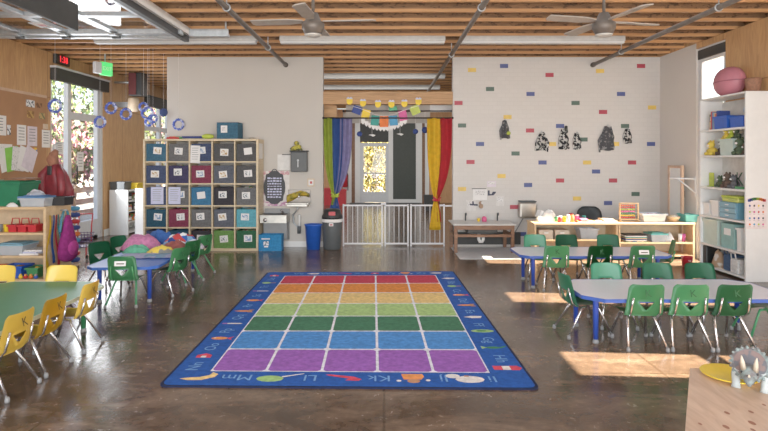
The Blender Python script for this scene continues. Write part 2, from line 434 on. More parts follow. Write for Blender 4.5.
b = MB(); b.box(x0 + .12, x1 - .1, FY + .03, FY + .036, .36, 1.84, M['glass']); b.build('glass', d)
b = MB(); b.box(x0, x1, FY + .02, FY + .06, 1.98, 2.6, M['charcoal']); b.build('transom_panel', d)
b = MB(); b.box(X_(393, FY), X_(416, FY), FY + .03, FY + .07, .12, 2.6, mat('dark_green_panel', rgb(52, 58, 52), .5)); struct(b.build('door_4'), 'dark closed panel beside the far glass door', 'door')
b = MB(); b.box(-1.1, 1.2, FY - .6, FY - .05, 0, .012, M['charcoal'], .004); tag(b.build('door_mat'), 'dark door mat in front of the far glass door', 'mat')

# ceiling: deck and joists resting on the wall tops
JZ, JT = 3.06, 3.34
b = MB(); b.box(LW - .15, RW + .15, -3, FY + .15, JT, JT + .08, M['deck'])
b.box(LW - .15, LW - .12, -3, FY + .15, JZ, JT, M['deck']); b.box(RW + .12, RW + .15, -3, FY + .15, JZ, JT, M['deck'])
ceil = struct(b.build('ceiling'), 'open plywood ceiling deck on timber joists', 'ceiling')
jm = None; y = 5.86 - .406 * 8
while y < FY:
    if jm is None:
        b = MB(); b.box(LW - .118, RW + .118, -.019, .019, JZ + .035, JT, M['joist']); b.box(LW - .118, RW + .118, -.021, .021, JZ, JZ + .035, M['joistedge'])
        j = b.build('joist', ceil, (0, y, 0)); jm = j
    else:
        j = jm.copy(); COL.objects.link(j); j.location = (0, y, 0)
    y += .406
b = MB(); b.box(X_(323, BY), X_(453, BY), BY + .02, BY + .16, Z_(104, BY), Z_(91.5, BY), M['beam']); struct(b.build('beam.001'), 'timber header beam across the curtained opening', 'beam')
b = MB(); b.box(X_(346, 9.6), X_(430, 9.6), 9.6, 9.63, Z_(117, 9.6), Z_(103, 9.6), M['shade_grey_wall']); b.box(X_(430, 9.6), X_(453, 9.6), 9.6, 9.63, Z_(112, 9.6), Z_(103, 9.6), M['white'])
struct(b.build('trim_2'), 'pale boards behind the header beam', 'trim')
b = MB(); b.box(X_(320, 9.4), X_(337, 9.4), 9.35, 9.45, Z_(118, 9.4), Z_(103, 9.4), M['beam']); struct(b.build('beam.002'), 'short timber block under the header beam', 'beam')

# ------------------------------------------------------------------ ceiling fittings
def light(px0, px1, Y, label, z=2.96):
    x0, x1 = X_(px0, Y), X_(px1, Y)
    t = thing('linear_light', label, 'ceiling light', ((x0 + x1) / 2, Y, z), 0, 'long ceiling light strips')
    h = (x1 - x0) / 2
    b = MB(); b.box(-h, h, -.05, .05, .03, .1, mat('light_housing', rgb(176, 172, 166), .5), .006); b.build('housing', t)
    b = MB(); b.box(-h + .01, h - .01, -.045, .045, .0, .03, mk_light, .006); b.build('diffuser', t)
mk_light = mk_emit('light_diffuser', rgb(186, 184, 180), .04)
light(95, 257, 7.49, 'long white ceiling light strip over the cubby shelves')
light(280, 445, 7.49, 'long white ceiling light strip above the curtained opening')
light(460, 624, 7.49, 'long white ceiling light strip in front of the tiled wall')
light(250, 445, 10.732, 'white ceiling light strip beyond the opening, nearer of the two')
light(250, 440, 12.356, 'white ceiling light strip beyond the opening, farther of the two')

def conduit(x, y0, y1, label, hang):
    t = thing('ceiling_pipe', label, 'pipe', (x, y0, 2.93), 0, 'pipes under the ceiling')
    b = MB(); b.tube([(0, 0, 0), (0, y1 - y0, 0)], .028, M['pipe'], 10)
    b.build('pipe', t)
    for hy in hang:
        b = MB(); b.tube([(0, hy - y0, .02), (0, hy - y0, .41)], .006, M['steel'], 6); b.torus((0, hy - y0, 0), .036, .007, M['steel'], 12, 6); b.build('hanger', t)
    b = MB(); b.tube([(0, y1 - y0 - .06, 0), (0, y1 - y0, 0)], .04, M['pipe'], 10); b.build('end_cap', t)
conduit(-1.58, 4.4, BY - .01, 'grey pipe ending at the grey partition over the cubby shelves', (5.6, 7.6))
conduit(.98, 4.4, 13, 'grey pipe running through above the curtained opening', (5.6, 8.1))
conduit(3.36, 4.4, BY - .01, 'grey pipe ending at the tiled wall on the right', (5.6, 7.9))

def fan(loc, angs, label):
    t = thing('ceiling_fan', label, 'ceiling fan', loc, 0, 'ceiling fans')
    b = MB(); b.tube([(0, 0, .08), (0, 0, .59)], .016, M['pipe'], 8); b.lathe([(.06, .53), (.07, .59)], M['pipe']); b.build('down_rod', t)
    b = MB(); b.lathe([(.05, -.13), (.085, -.12), (.1, -.085), (.11, -.07), (.11, -.02), (.08, 0), (.045, .08)], M['pipe'], 20); b.build('motor', t)
    b = MB(); b.lathe([(.03, -.155), (.07, -.145), (.085, -.131)], mat('fan_lens', rgb(190, 184, 176), .4), 18); b.build('light_lens', t)
    for a in angs:
        b = MB()
        T = Matrix.Rotation(a, 4, 'Z') @ Matrix.Rotation(.16, 4, 'X')
        b.prism([(.1, -.03), (.24, -.06), (.58, -.07), (.61, -.04), (.61, .05), (.24, .06), (.1, .03)], -.006, .004, mat('fan_blade', rgb(158, 146, 134), .5), 'xy', T)
        b.build('blade', t)
fan((-.69, 5.43, 2.75), [math.radians(a) for a in (-4, 86, 176, 266)], 'grey ceiling fan above the rug, nearer the overhead door')
fan((2.14, 5.43, 2.75), [math.radians(a) for a in (15, 105, 195, 285)], 'grey ceiling fan in front of the tiled wall')

# overhead garage door rolled under the ceiling
GZ = 2.95
t = thing('overhead_door', 'sectional garage door parked open under the ceiling, steel framed', 'garage door', (0, 0, GZ))
b = MB(); b.box(LW + .05, -2.45, 6.72, 6.82, -.03, .03, M['steel'], .006); b.box(LW + .05, -2.5, 6.84, 6.92, -.05, .0, M['steel'], .006); b.build('bottom_rail', t)
for px in (18, 58, 92, 150):
    pass
for x in (-5.0, -4.42, -3.86, -3.25, -2.58):
    b = MB(); b.box(x - .05, x + .05, 4.2, 6.72, -.02, .02, M['steel'], .005); b.build('stile', t)
for yy in (5.95, 5.1, 4.25):
    b = MB(); b.box(-5.05, -2.53, yy - .05, yy + .05, -.022, .022, M['steel'], .005); b.build('rail', t)
b = MB(); b.box(-5.05, -2.53, 4.2, 6.72, .0, .008, M['glass']); b.build('glazing', t)
for x in (-4.42, -3.86, -3.25):
    b = MB(); b.box(x - .04, x + .04, 6.66, 6.9, -.055, -.03, M['steel'], .004); b.tube([(x - .05, 6.78, -.06), (x + .05, 6.78, -.06)], .018, M['dgrey'], 8); b.build('hinge', t)
b = MB(); b.box(-3.86 - .1, -3.86 + .05, 6.2, 6.45, -.026, -.022, M['paper']); b.box(-3.9, -3.83, 6.28, 6.36, -.029, -.026, M['red']); b.box(-3.9, -3.83, 6.38, 6.41, -.029, -.026, M['black']); b.build('warning_sticker', t)
b = MB(); b.box(-2.54, -2.48, 3.9, 7.1, GZ - .05, GZ + .02, M['black']); b.box(-2.54, -2.44, 3.9, 7.1, GZ + .02, GZ + .109, M['white_wall'])
struct(b.build('trim_3'), 'cream beam with black seal beside the overhead door', 'trim')
b = MB(); b.box(-3.05, -3.01, 3.2, 5.5, 2.67, 2.93, M['charcoal'], .006); tag(b.build('baffle_panel'), 'dark hanging panel at the top left below the overhead door', 'panel')
b = MB(); b.box(-2.44, -1.95, 6.98, 7.05, GZ, GZ + .03, M['steel']); b.box(-2.44, -1.95, 6.98, 7.0, GZ + .03, GZ + .09, M['steel']); b.tube([(-1.99, 7.02, GZ + .03), (-1.99, 7.02, 3.34)], .012, M['steel'], 6)
tag(b.build('support_bracket'), 'galvanised angle bracket hanging beside the overhead door track', 'bracket')

# clock, exit sign, speaker, lamp on left wall
t = thing('led_clock', 'black digital wall clock with red glowing digits above the tall glass door', 'clock', (LW, 8.86, 2.985))
b = MB(); b.box(0, .06, -.19, .19, -.074, .074, M['black'], .01); b.build('case', t)
b = MB(); b.text('1:38', .14, mk_emit('red_led', rgb(255, 30, 40), 2.5), Matrix.Translation((.064, 0, 0)) @ Matrix.Rotation(PI / 2, 4, 'Z') @ FRONT); b.build('digits', t)
t = thing('exit_sign', 'green lit exit sign hanging near the tall glass door', 'exit sign', (-4.5, 9.0, 2.87), 1.15)
b = MB(); b.box(-.2, -.08, -.035, .035, -.09, .09, M['alu'], .01); b.tube([(0, 0, .1), (0, 0, .47)], .012, M['steel'], 8); b.build('mount', t)
b = MB(); b.box(-.08, .12, -.03, .03, -.105, .105, mk_emit('green_exit_panel', rgb(70, 230, 110), .8), .006); b.text('EXIT', .085, M['paper'], front(.02, -.0315, 0)); b.build('sign_panel', t)
t = thing('wall_speaker', 'dark red fronted speaker box mounted high beyond the exit sign', 'speaker', (LW + .3, 10.6, 2.83))
b = MB(); b.box(.05, .3, -.13, .13, -.22, .22, M['black'], .012); b.build('cabinet', t)
b = MB(); b.box(.06, .2, -.142, -.13, -.2, .2, mat('dark_red_grille', rgb(88, 26, 28), .8)); b.build('grille', t)
b = MB(); b.tube([(-.3, .05, .05), (.06, .05, .05)], .02, M['steel'], 8); b.build('bracket', t)
t = thing('emergency_lamp', 'beige cylindrical wall lamp under the dark speaker box', 'lamp', (LW + .26, 10.6, 2.45))
b = MB(); b.lathe([(.08, -.13), (.1, -.1), (.1, .1), (.08, .13)], mat('beige_plastic', rgb(206, 180, 150), .5), 16, (.13, 0, 0)); b.build('body', t)
b = MB(); b.box(-.26, .05, -.03, .03, -.05, .05, M['grey']); b.build('bracket', t)

# ------------------------------------------------------------------ RUG
def rug():
    b = MB(); W, L = 1.145, 1.755
    blue = fabric('rug_blue', rgb(24, 78, 168)); navy = fabric('rug_edge', rgb(20, 30, 62)); wh = fabric('rug_white', rgb(226, 226, 236))
    def rr(w, l, r, n=5):
        p = []
        for cx, cy, a0 in ((w - r, l - r, 0), (-w + r, l - r, 90), (-w + r, -l + r, 180), (w - r, -l + r, 270)):
            for k in range(n + 1):
                a = math.radians(a0 + 90 * k / n); p.append((cx + r * math.cos(a), cy + r * math.sin(a)))
        return p
    b.prism(rr(W, L, .05), 0, .010, navy); b.prism(rr(W - .018, L - .018, .045), .010, .012, blue)
    gx, y0, y1 = .895, -1.515, 1.52
    rows = [(146, 82, 178), (62, 132, 210), (56, 112, 80), (158, 194, 112), (230, 190, 112), (226, 128, 48), (198, 48, 70)]
    b.flat([(-gx, y0), (gx, y0), (gx, y1), (-gx, y1)], .0124, wh)
    cw, ch, lw = 2 * gx / 5, (y1 - y0) / 7, .009
    for j, c in enumerate(rows):
        m = fabric('rug_row_%s' % 'purple blue green lightgreen gold orange red'.split()[j], rgb(*c))
        for i in range(5):
            xa, xb = -gx + i * cw + lw, -gx + (i + 1) * cw - lw; ya, yb = y0 + j * ch + lw, y0 + (j + 1) * ch - lw
            k = .02
            b.flat([(xa + k, ya), (xb - k, ya), (xb, ya + k), (xb, yb - k), (xb - k, yb), (xa + k, yb), (xa, yb - k), (xa, ya + k)], .0128, m)
    ink = M['letterblue']
    C = {k: fabric('rug_print_' + k, rgb(*v)) for k, v in dict(orange=(236, 140, 70), red=(216, 60, 80), green=(150, 196, 110), white=(226, 220, 214), yellow=(240, 200, 120), brown=(190, 130, 90), dkgreen=(60, 130, 80), purple=(150, 100, 180)).items()}
    def circ(x, y, rx, ry=None, n=12, a0=0, a1=360):
        ry = ry or rx
        return [(x + rx * math.cos(math.radians(a0 + (a1 - a0) * k / n)), y + ry * math.sin(math.radians(a0 + (a1 - a0) * k / n))) for k in range(n + (0 if a1 - a0 == 360 else 1))]
    def pic(kind, x, y, rot, s=1.0):
        T = Matrix.Translation((x, y, 0)) @ Matrix.Rotation(rot, 4, 'Z') @ Matrix.Diagonal((s, s, 1, 1))
        z = .0128
        P = lambda poly, c, dz=0: b.flat(poly, (z + dz) / 1, C[c], T)
        if kind == 'moon':
            P([(-.12, -.03), (-.06, -.055), (.02, -.05), (.09, -.0), (.1, .05), (.06, .08), (.05, .03), (0, .0), (-.06, -.01)], 'yellow')
        elif kind == 'lute':
            P(circ(-.04, -.02, .085, .05), 'green'); P([(.03, 0), (.16, .06), (.165, .07), (.03, .02)], 'white')
        elif kind == 'arrow':
            P([(-.11, .05), (-.08, .03), (.04, -.01), (.02, -.04), (.1, -.045), (.12, -.02), (.07, .02), (-.08, .055)], 'red')
        elif kind == 'king':
            P([(-.07, .05), (-.06, -.02), (.05, -.02), (.07, .03), (.06, .07), (-.07, .07)], 'orange'); P(circ(0, -.045, .04, .03), 'brown', .0003); P(circ(-.09, -.04, .015), 'white'); P(circ(.09, -.03, .015), 'white')
        elif kind == 'elephant':
            P(circ(.03, -.01, .09, .055), 'white'); P(circ(-.07, .04, .045, .035), 'white', .0003); P([(.0, .03), (.03, .03), (.03, .05), (.0, .05)], 'brown', .0006)
        elif kind == 'flag':
            P([(-.1, -.04), (-.03, -.04), (-.03, .04), (-.1, .04)], 'red'); P([(-.03, -.04), (.03, -.04), (.03, .04), (-.03, .04)], 'white'); P([(.03, -.045), (.09, -.045), (.12, 0), (.09, .045), (.03, .045)], 'red')
        elif kind == 'fish':
            P(circ(0, 0, .075, .04), 'orange'); P([(.06, 0), (.12, .05), (.1, 0), (.12, -.05)], 'red'); P(circ(-.045, .01, .01), 'white', .0003)
        elif kind == 'pod':
            P(circ(0, 0, .11, .045), 'green'); P(circ(-.01, 0, .05, .022), 'dkgreen', .0003)
        elif kind == 'lizard':
            P(circ(0, 0, .07, .028), 'dkgreen'); P([(.05, .01), (.12, .05), (.11, .02), (.06, -.02)], 'dkgreen'); P([(-.05, 0), (-.1, .04), (-.1, -.03)], 'green')
        elif kind == 'bird':
            P([(-.1, 0), (-.02, .04), (.09, .03), (.07, -.035), (-.02, -.04)], 'white')
        elif kind == 'rocket':
            P([(-.1, 0), (-.03, .03), (.07, .03), (.07, -.03), (-.03, -.03)], 'orange'); P([(.05, .05), (.11, .05), (.08, 0), (.11, -.05), (.05, -.05)], 'brown', .0003)
        elif kind == 'house':
            P([(-.06, -.04), (.06, -.04), (.06, .02), (0, .06), (-.06, .02)], 'red'); P([(-.02, -.04), (.02, -.04), (.02, 0), (-.02, 0)], 'white', .0003)
        elif kind == 'pencil':
            P([(-.1, -.015), (.07, -.015), (.1, 0), (.07, .015), (-.1, .015)], 'white'); P([(-.1, -.018), (-.05, -.018), (-.05, .018), (-.1, .018)], 'purple', .0003)
        elif kind == 'tree':
            P(circ(-.02, 0, .06, .05), 'green'); P([(.03, -.012), (.1, -.012), (.1, .012), (.03, .012)], 'brown')
    bx = W - .125; by = -L + .14; ty = L - .115
    kinds_b = ['elephant', 'king', 'arrow', 'lute', 'moon']; xs = [.80, .50, .08, -.34, -.80]
    bpic = [.72, .40, -.04, -.45, -.93]; blet = [.89, .59, .19, -.24, -.70]
    for L_, xl, xp, k in zip('IJKLM', blet, bpic, kinds_b):
        b.text(L_ + L_.lower(), .13, ink, Matrix.Translation((xl, by, .0128)) @ Matrix.Rotation(PI, 4, 'Z'))
        pic(k, xp, by, 0)
    n = 8
    for side, letters, kinds in ((-1, 'NOPQRSTU', ['house', 'fish', 'pencil', 'rocket', 'fish', 'pencil', 'tree', 'house']), (1, 'HGFEDCBA', ['flag', 'lizard', 'pod', 'bird', 'rocket', 'fish', 'tree', 'bird'])):
        for i in range(n):
            yl = -1.43 + i * .395 + (0 if side < 0 else .17); yp = yl + (.2 if side < 0 else -.17)
            b.text(letters[i] + letters[i].lower(), .12, ink, Matrix.Translation((side * bx, yl, .0128)) @ Matrix.Rotation(-side * PI / 2, 4, 'Z'))
            pic(kinds[i], side * bx, yp, 0, .85)
    for i, L_ in enumerate('VWXYZ'):
        xl = -.75 + i * .37
        b.text(L_ + L_.lower(), .12, ink, Matrix.Translation((xl, ty, .0128)))
        pic(['bird', 'arrow', 'house', 'king', 'bird'][i], xl + .18, ty, 0, .8)
    cs = ((-1.14, -1.755), (1.205, -1.80), (1.125, 1.785), (-1.19, 1.72))   # measured, slightly skewed lie of the rug
    for v in b.bm.verts:
        u, q = (v.co.x / W + 1) / 2, (v.co.y / L + 1) / 2
        v.co.x = (cs[0][0] * (1 - u) + cs[1][0] * u) * (1 - q) + (cs[3][0] * (1 - u) + cs[2][0] * u) * q
        v.co.y = (cs[0][1] * (1 - u) + cs[1][1] * u) * (1 - q) + (cs[3][1] * (1 - u) + cs[2][1] * u) * q
    o = b.build('alphabet_rug', None, (-.2536, 5.19, 0), 0)
    tag(o, 'large rainbow grid rug with blue alphabet border on the dark floor', 'rug')
rug()

# ------------------------------------------------------------------ TABLES AND CHAIRS
def chamfer(l, w, c): return [(-l + c, -w), (l - c, -w), (l, -w + c), (l, w - c), (l - c, w), (-l + c, w), (-l, w - c), (-l, -w + c)]
def table(name, label, loc, rz, L, W, z, top, edge, legm, c=.1, inx=.17, iny=.12, group=None):
    t = thing(name, label, 'table', loc, rz, group)
    b = MB(); b.prism(chamfer(L / 2 - .004, W / 2 - .004, c), z - .022, z, top); b.build('tabletop', t)
    # edge band as a thin ring
    b = MB(); po, pi_ = chamfer(L / 2, W / 2, c), chamfer(L / 2 - .004, W / 2 - .004, c); n = 8
    vs = [(x, y, zz) for zz in (z - .026, z + .001) for x, y in po] + [(x, y, zz) for zz in (z - .026, z + .001) for x, y in pi_]
    fs = []
    for i in range(n):
        k = (i + 1) % n
        fs += [(i, k, n + k, n + i), (2 * n + i, 3 * n + i, 3 * n + k, 2 * n + k), (n + i, n + k, 3 * n + k, 3 * n + i), (i, 2 * n + i, 2 * n + k, k)]
    b.add(vs, fs, edge); b.build('edge_band', t)
    for sx in (-1, 1):
        for sy in (-1, 1):
            x, y = sx * (L / 2 - inx), sy * (W / 2 - iny)
            b = MB(); b.tube([(x, y, .03), (x, y, z - .05), (x, y, z - .022)], [.019, .022, .03], legm, 12); lg = b.build('leg', t)
            b = MB(); b.lathe([(.024, 0), (.024, .012), (.016, .035)], M['grey'], 12, (x, y, 0)); b.build('foot', lg)
    return t
TZ = .365
table('classroom_table', 'grey topped classroom table with blue edge, nearer of the two on the right', (2.30, 4.49, 0), 0, 1.58, .70, TZ, M['greytop'], M['blueedge'], M['blueleg'], .13, .11, .13, 'grey topped classroom tables')
table('classroom_table', 'grey topped classroom table with blue edge, farther one before the wooden counter', (2.31, 6.32, 0), 0, 1.66, .64, TZ, M['greytop'], M['blueedge'], M['blueleg'], .09, .15, .1, 'grey topped classroom tables')
table('classroom_table', 'blue classroom table heaped with clothes near the cubby shelves', (-2.60, 6.25, 0), PI / 2 + .06, 1.75, .68, TZ, M['bluetop'], M['bluetop'], M['blueleg'], .08, .12, .1)
table('classroom_table', 'green topped classroom table with yellow chairs at the left edge', (-2.80, 3.85, 0), PI / 2, 1.8, .98, TZ, M['greentop'], M['greenedge'], M['greenleg'], .14, .2, .14)

def chair_proto(label, shell, rear, frontm, mark=None, inner=None, fuzzy=False):
    t = thing('school_chair', label, 'chair')
    # seat
    b = MB()
    def sf(u, v):
        q = 2 * u - 1
        w = .128 + .012 * v
        if v > .8: w *= math.sqrt(1 - .3 * ((v - .8) / .2) ** 2)
        return (q * w, -.125 + .27 * v, .252 + .014 * q * q - .022 * max(0, (v - .75) / .25) ** 2 - .006 * math.sin(PI * v))
    b.grid(sf, 8, 9, shell, -.009); b.build('seat', t)
    # backrest with triangular hand hole
    b = MB(); hv0, hv1 = .2, .46
    rows = [0, .07, .14, hv0, .3, .38, hv1, .56, .66, .76, .84, .9, .95, .985, 1.0]
    cols = [0, .25, .5, .75, 1]
    grid = []
    def bp(x, v, W):
        q = x / max(W, .01)
        return (x, -.118 - .055 * v + .012 * max(0, .14 - v) / .14 - .026 * (1 - q * q), .246 + .244 * v)
    for v in rows:
        W = .142 - .012 * v
        if v > .84: W *= math.sqrt(max(.0, 1 - .36 * ((v - .84) / .16) ** 3))
        if v <= hv0: w = .002
        elif v <= hv1: w = .058 * (v - hv0) / (hv1 - hv0)
        else: w = .058 * max(.05, 1 - (v - hv1) * 1.6)
        grid.append([bp(-(w + (W - w) * (1 - c)), v, W) for c in cols] + [bp(w + (W - w) * c, v, W) for c in cols])
    vs = [p for r in grid for p in r]; fs = []
    for j in range(len(rows) - 1):
        for i in range(9):
            if i == 4 and hv0 - .01 <= rows[j] < hv1 - .01: continue
            fs.append((j * 10 + i, j * 10 + i + 1, (j + 1) * 10 + i + 1, (j + 1) * 10 + i))
    vv, ff = b.add(vs, fs, shell, True)
    bmesh.ops.solidify(b.bm, geom=ff, thickness=.008)
    back = b.build('backrest', t)
    if mark == 'K':
        b = MB(); b.text('K', .075, M['marker'] if shell is M['yellow'] else mat('faded_green_marker', rgb(36, 92, 50), .8), Matrix.Translation((0, -.196, .425)) @ Matrix.Rotation(-.22, 4, 'X') @ FRONT); b.build('letter', back)
    if mark == 'tape':
        b = MB(); T = Matrix.Translation((-.0, -.192, .42)) @ Matrix.Rotation(-.22, 4, 'X')
        b.box(-.055, .05, -.004, .0, -.022, .024, M['paper'], 0, T); b.box(-.04, .02, -.004, .0, .034, .06, M['paper'], 0, T)
        b.box(-.035, .035, -.006, -.004, -.006, .004, M['marker'], 0, T); b.build('name_tape', back)
    # moulded side ridges / frame tubes running up the back
    for s in (-1, 1):
        b = MB(); b.tube([(s * .1, -.112, .242), (s * .107, -.148, .275), (s * .104, -.163, .33), (s * .099, -.174, .39)], .0075, rear if rear is M['chrome'] else shell, 8); b.build('frame_tube', t)
    for s in (-1, 1):
        for y1_, m, top in ((-.19, rear, (s * .095, -.07, .236)), (.165, frontm, (s * .095, .08, .232))):
            b = MB(); b.tube([(top[0], top[1] * .3, top[2]), (top[0], top[1] * .9, top[2] - .006), (s * .1, top[1], top[2] - .02), (s * .142, y1_, .014)], .0095, m, 8); lg = b.build('leg', t)
            b = MB(); b.lathe([(.013, 0), (.014, .014), (.011, .03)], M['grey'], 10, (s * .143, y1_, 0)); b.build('foot', lg)
    return t
PROTO = {}
def chair(kind, px, py, zref, Y, face, label, group, jit=0):
    X = X_(px, Y) if px is not None else zref
    rz = {'+y': 0, '-y': PI, '+x': -PI / 2, '-x': PI / 2}[face] + jit
    if kind not in PROTO:
        sh, r, f, mk = {'gk': ('green', 'chrome', 'chrome', 'K'), 'g': ('teal_green', 'chrome', 'chrome', None), 'gg': ('green', 'greenleg', 'greenleg', 'K'),
                        'tape': ('green', 'greenleg', 'chrome', 'tape'), 'yk': ('yellow', 'chrome', 'chrome', 'K'), 'gw': ('green', 'chrome', 'chrome', 'tape'), 'ggp': ('green', 'greenleg', 'greenleg', None)}[kind]
        t = chair_proto(label, M[sh], M[r], M[f], mk); PROTO[kind] = t
        t.location = (X, Y, 0); t.rotation_euler = (0, 0, rz); t['group'] = group
        return t
    return dup(PROTO[kind], (X, Y, 0), rz, label, group)
ga, gb, gc, gd = 'green chairs at the nearer grey table', 'green chairs at the farther grey table', 'green chairs at the blue table', 'yellow chairs at the green table'
# positions are seat centres on the floor plan
for x, lab in ((1.93, 'first from the rug'), (2.26, 'middle of three'), (2.575, 'third from the rug')):
    chair('gk', None, 0, x, 4.26, '+y', 'K marked green chair at camera side of nearer grey table, %s' % lab, ga, random.uniform(-.05, .05))
for x, lab in ((1.95, 'first from the rug'), (2.41, 'middle of three'), (2.78, 'nearest the tall white shelf')):
    chair('g', None, 0, x, 4.76, '-y', 'green chair at far side of nearer grey table, %s' % lab, ga, random.uniform(-.06, .06))
chair('g', None, 0, 1.62, 4.52, '+x', 'green chair at the rug end of the nearer grey table, seen side on', ga, .1)
chair('gg', None, 0, 3.02, 4.45, '-x', 'green legged chair at the far right end of the nearer grey table', ga, -.1)
for x, lab in ((1.85, 'first from the rug'), (2.31, 'middle of three')):
    chair('gk', None, 0, x, 6.11, '+y', 'K marked green chair at camera side of farther grey table, %s' % lab, gb, random.uniform(-.06, .06))
chair('gw', None, 0, 2.76, 6.11, '+y', 'green chair with white tape, back to the camera at farther grey table', gb)
for x, lab in ((1.83, 'first from the sink'), (2.22, 'middle of three'), (2.72, 'nearest the abacus')):
    chair('g', None, 0, x, 6.64, '-y', 'green chair at far side of farther grey table, %s' % lab, gb, random.uniform(-.06, .06))
chair('ggp', None, 0, 3.10, 6.35, '-x', 'green chair at the right end of the farther grey table beside the red bucket', gb, -.35)
# blue table
chair('tape', None, 0, -2.50, 5.46, '+y', 'green chair with white name tape at the near end of the blue table', gc, .06)
chair('gk', None, 0, -2.27, 5.90, '-x', 'green chair on the rug side of the blue table, nearest the camera', gc, -.42)
chair('gg', None, 0, -2.32, 6.40, '-x', 'green legged chair on the rug side of the blue table, middle of three', gc, -.38)
chair('gg', None, 0, -2.33, 6.86, '-x', 'green legged chair on the rug side of the blue table, nearest the cubbies', gc, -.38)
chair('g', None, 0, -3.02, 6.12, '+x', 'green chair on the door side of the blue table, nearer one', gc, -.5)
chair('g', None, 0, -3.02, 6.62, '+x', 'green chair on the door side of the blue table, half hidden farther one', gc, -.3)
# yellow chairs
for y, lab in ((3.37, 'nearest the camera'), (3.73, 'middle of three'), (4.17, 'third along')):
    chair('yk', None, 0, -2.36, y, '-x', 'K marked yellow chair on rug side of the green table, %s' % lab, gd, random.uniform(-.04, .04))
chair('yk', None, 0, -2.77, 4.64, '-y', 'yellow chair at the far end of the green table below the hanging bags', gd)
chair('yk', None, 0, -3.30, 4.64, '-y', 'yellow chair at the far end of the green table, cut by the left frame edge', gd)

# ------------------------------------------------------------------ CLOTHES ON THE BLUE TABLE
def heap(px, py, Y, rx, ry, h, m, label, seed, cat='clothing', name='folded_clothes', z=TZ, group='clothes piled on the blue table', rz=0):
    b = MB()
    nr, na = 7, 22
    if name == 'folded_clothes': h *= .78
    vs = [(0, 0, h)]
    for i in range(1, nr + 1):
        r = i / nr
        for k in range(na):
            a = 2 * PI * k / na
            q = 1 + .16 * noise.noise(Vector((math.cos(a) * 1.6, math.sin(a) * 1.6, seed * 3.1)))
            x, y = rx * r * q * math.cos(a), ry * r * q * math.sin(a)
            zz = h * (1 - r ** 2.6) * (1 + .35 * noise.noise(Vector((x * 22, y * 22, seed)))) + .012 * noise.noise(Vector((x * 50, y * 50, seed + 9))) * (1 - r ** 4)
            vs.append((x, y, max(zz, .001) if i < nr else 0))
    fs = [(0, 1 + k, 1 + (k + 1) % na) for k in range(na)]
    for i in range(nr - 1):
        for k in range(na):
            fs.append((1 + i * na + k, 1 + (i + 1) * na + k, 1 + (i + 1) * na + (k + 1) % na, 1 + i * na + (k + 1) % na))
    fs.append(tuple(1 + (nr - 1) * na + k for k in range(na))[::-1])
    b.add(vs, fs, m, True)
    return tag(b.build(name, None, (X_(px, Y), Y, z), rz), label, cat, group)
heap(141, 0, 6.55, .24, .2, .20, fabric('pink_knit', rgb(206, 120, 168)), 'pink folded clothing heaped on the blue table', 1)
heap(137, 0, 6.22, .17, .11, .11, fabric('mint_cloth', rgb(92, 178, 142)), 'mint green folded cloth in front of the pink pile', 2)
heap(161, 0, 6.10, .17, .11, .12, mk_two('yellow_print_cloth', rgb(238, 204, 70), rgb(120, 122, 118), 9, .52, .58), 'yellow and grey patterned clothing on the blue table', 3)
heap(175, 0, 6.42, .15, .14, .13, fabric('rust_cloth', rgb(158, 82, 76)), 'rust red clothing beside the yellow pile on the blue table', 4)
heap(181, 0, 6.78, .23, .12, .18, mk_multi('blue_white_red_print', [rgb(40, 90, 180), rgb(230, 232, 236), rgb(40, 70, 150), rgb(200, 60, 60), rgb(120, 170, 210)], 14), 'blue white and red patterned clothing at the far end of the blue table', 5)
heap(160, 0, 6.98, .2, .11, .19, fabric('royal_blue_cloth', rgb(52, 96, 176)), 'plain blue clothing behind the pink pile', 6)
heap(193, 0, 6.55, .13, .16, .09, fabric('pale_grey_cloth', rgb(196, 190, 206)), 'pale grey clothing at the rug side edge of the blue table', 7)
b = MB()
def bl(u, v): return (-.26 + .56 * u, -.16 + .3 * v, .012 + .02 * math.sin(PI * v) + .008 * noise.noise(Vector((u * 6, v * 5, 2))))
b.grid(bl, 14, 8, mk_two('pale_blue_print', rgb(206, 206, 236), rgb(150, 190, 220), 8, .5, .6), -.012)
tag(b.build('baby_blanket', None, (X_(148, 5.98), 5.98, TZ), .05), 'pale lavender blanket spread at the near edge of the clothes pile', 'blanket', 'clothes piled on the blue table')

# ------------------------------------------------------------------ CUBBY UNIT
CXL, CXR, CFY, CZ = X_(143.5, 8.62), X_(258.5, 8.62), 8.60, 1.725
t = thing('cubby_shelf', 'birch cubby shelf of twenty five compartments against the grey partition', 'shelf', (CXL, CFY, 0))
CW = (CXR - CXL); cw, chh = (CW - .03) / 5, (CZ - .03) / 5
b = MB(); dp = .385
b.box(0, .032, 0, dp, 0, CZ, M['birch'], .003); b.box(CW - .032, CW, 0, dp, 0, CZ, M['birch'], .003)
b.box(.032, CW - .032, 0, dp, CZ - .03, CZ, M['birch']); b.box(.032, CW - .032, 0, dp, 0, .035, M['birch']); b.build('carcass', t)
for i in range(1, 5):
    b = MB(); xx = .015 + i * cw; b.box(xx - .009, xx + .009, .003, dp, .035, CZ - .03, M['birch']); b.build('upright', t)
    b = MB(); zz = .015 + i * chh
    for k in range(5):
        xa = .032 if k == 0 else .015 + k * cw + .009; xb = CW - .032 if k == 4 else .015 + (k + 1) * cw - .009
        b.box(xa, xb, .005, dp, zz - .009, zz + .009, M['birch'])
    b.build('shelf_board', t)
BC = dict(teal=(54, 96, 122), grey=(98, 98, 100), navy=(60, 72, 104), dgrey=(76, 76, 78), plum=(60, 56, 88), maroon=(124, 50, 72), blue=(52, 108, 150), char=(52, 50, 56), slate=(84, 88, 100), dteal=(36, 74, 96), turq=(82, 160, 178), olive=(96, 140, 68), dgreen=(42, 92, 62))
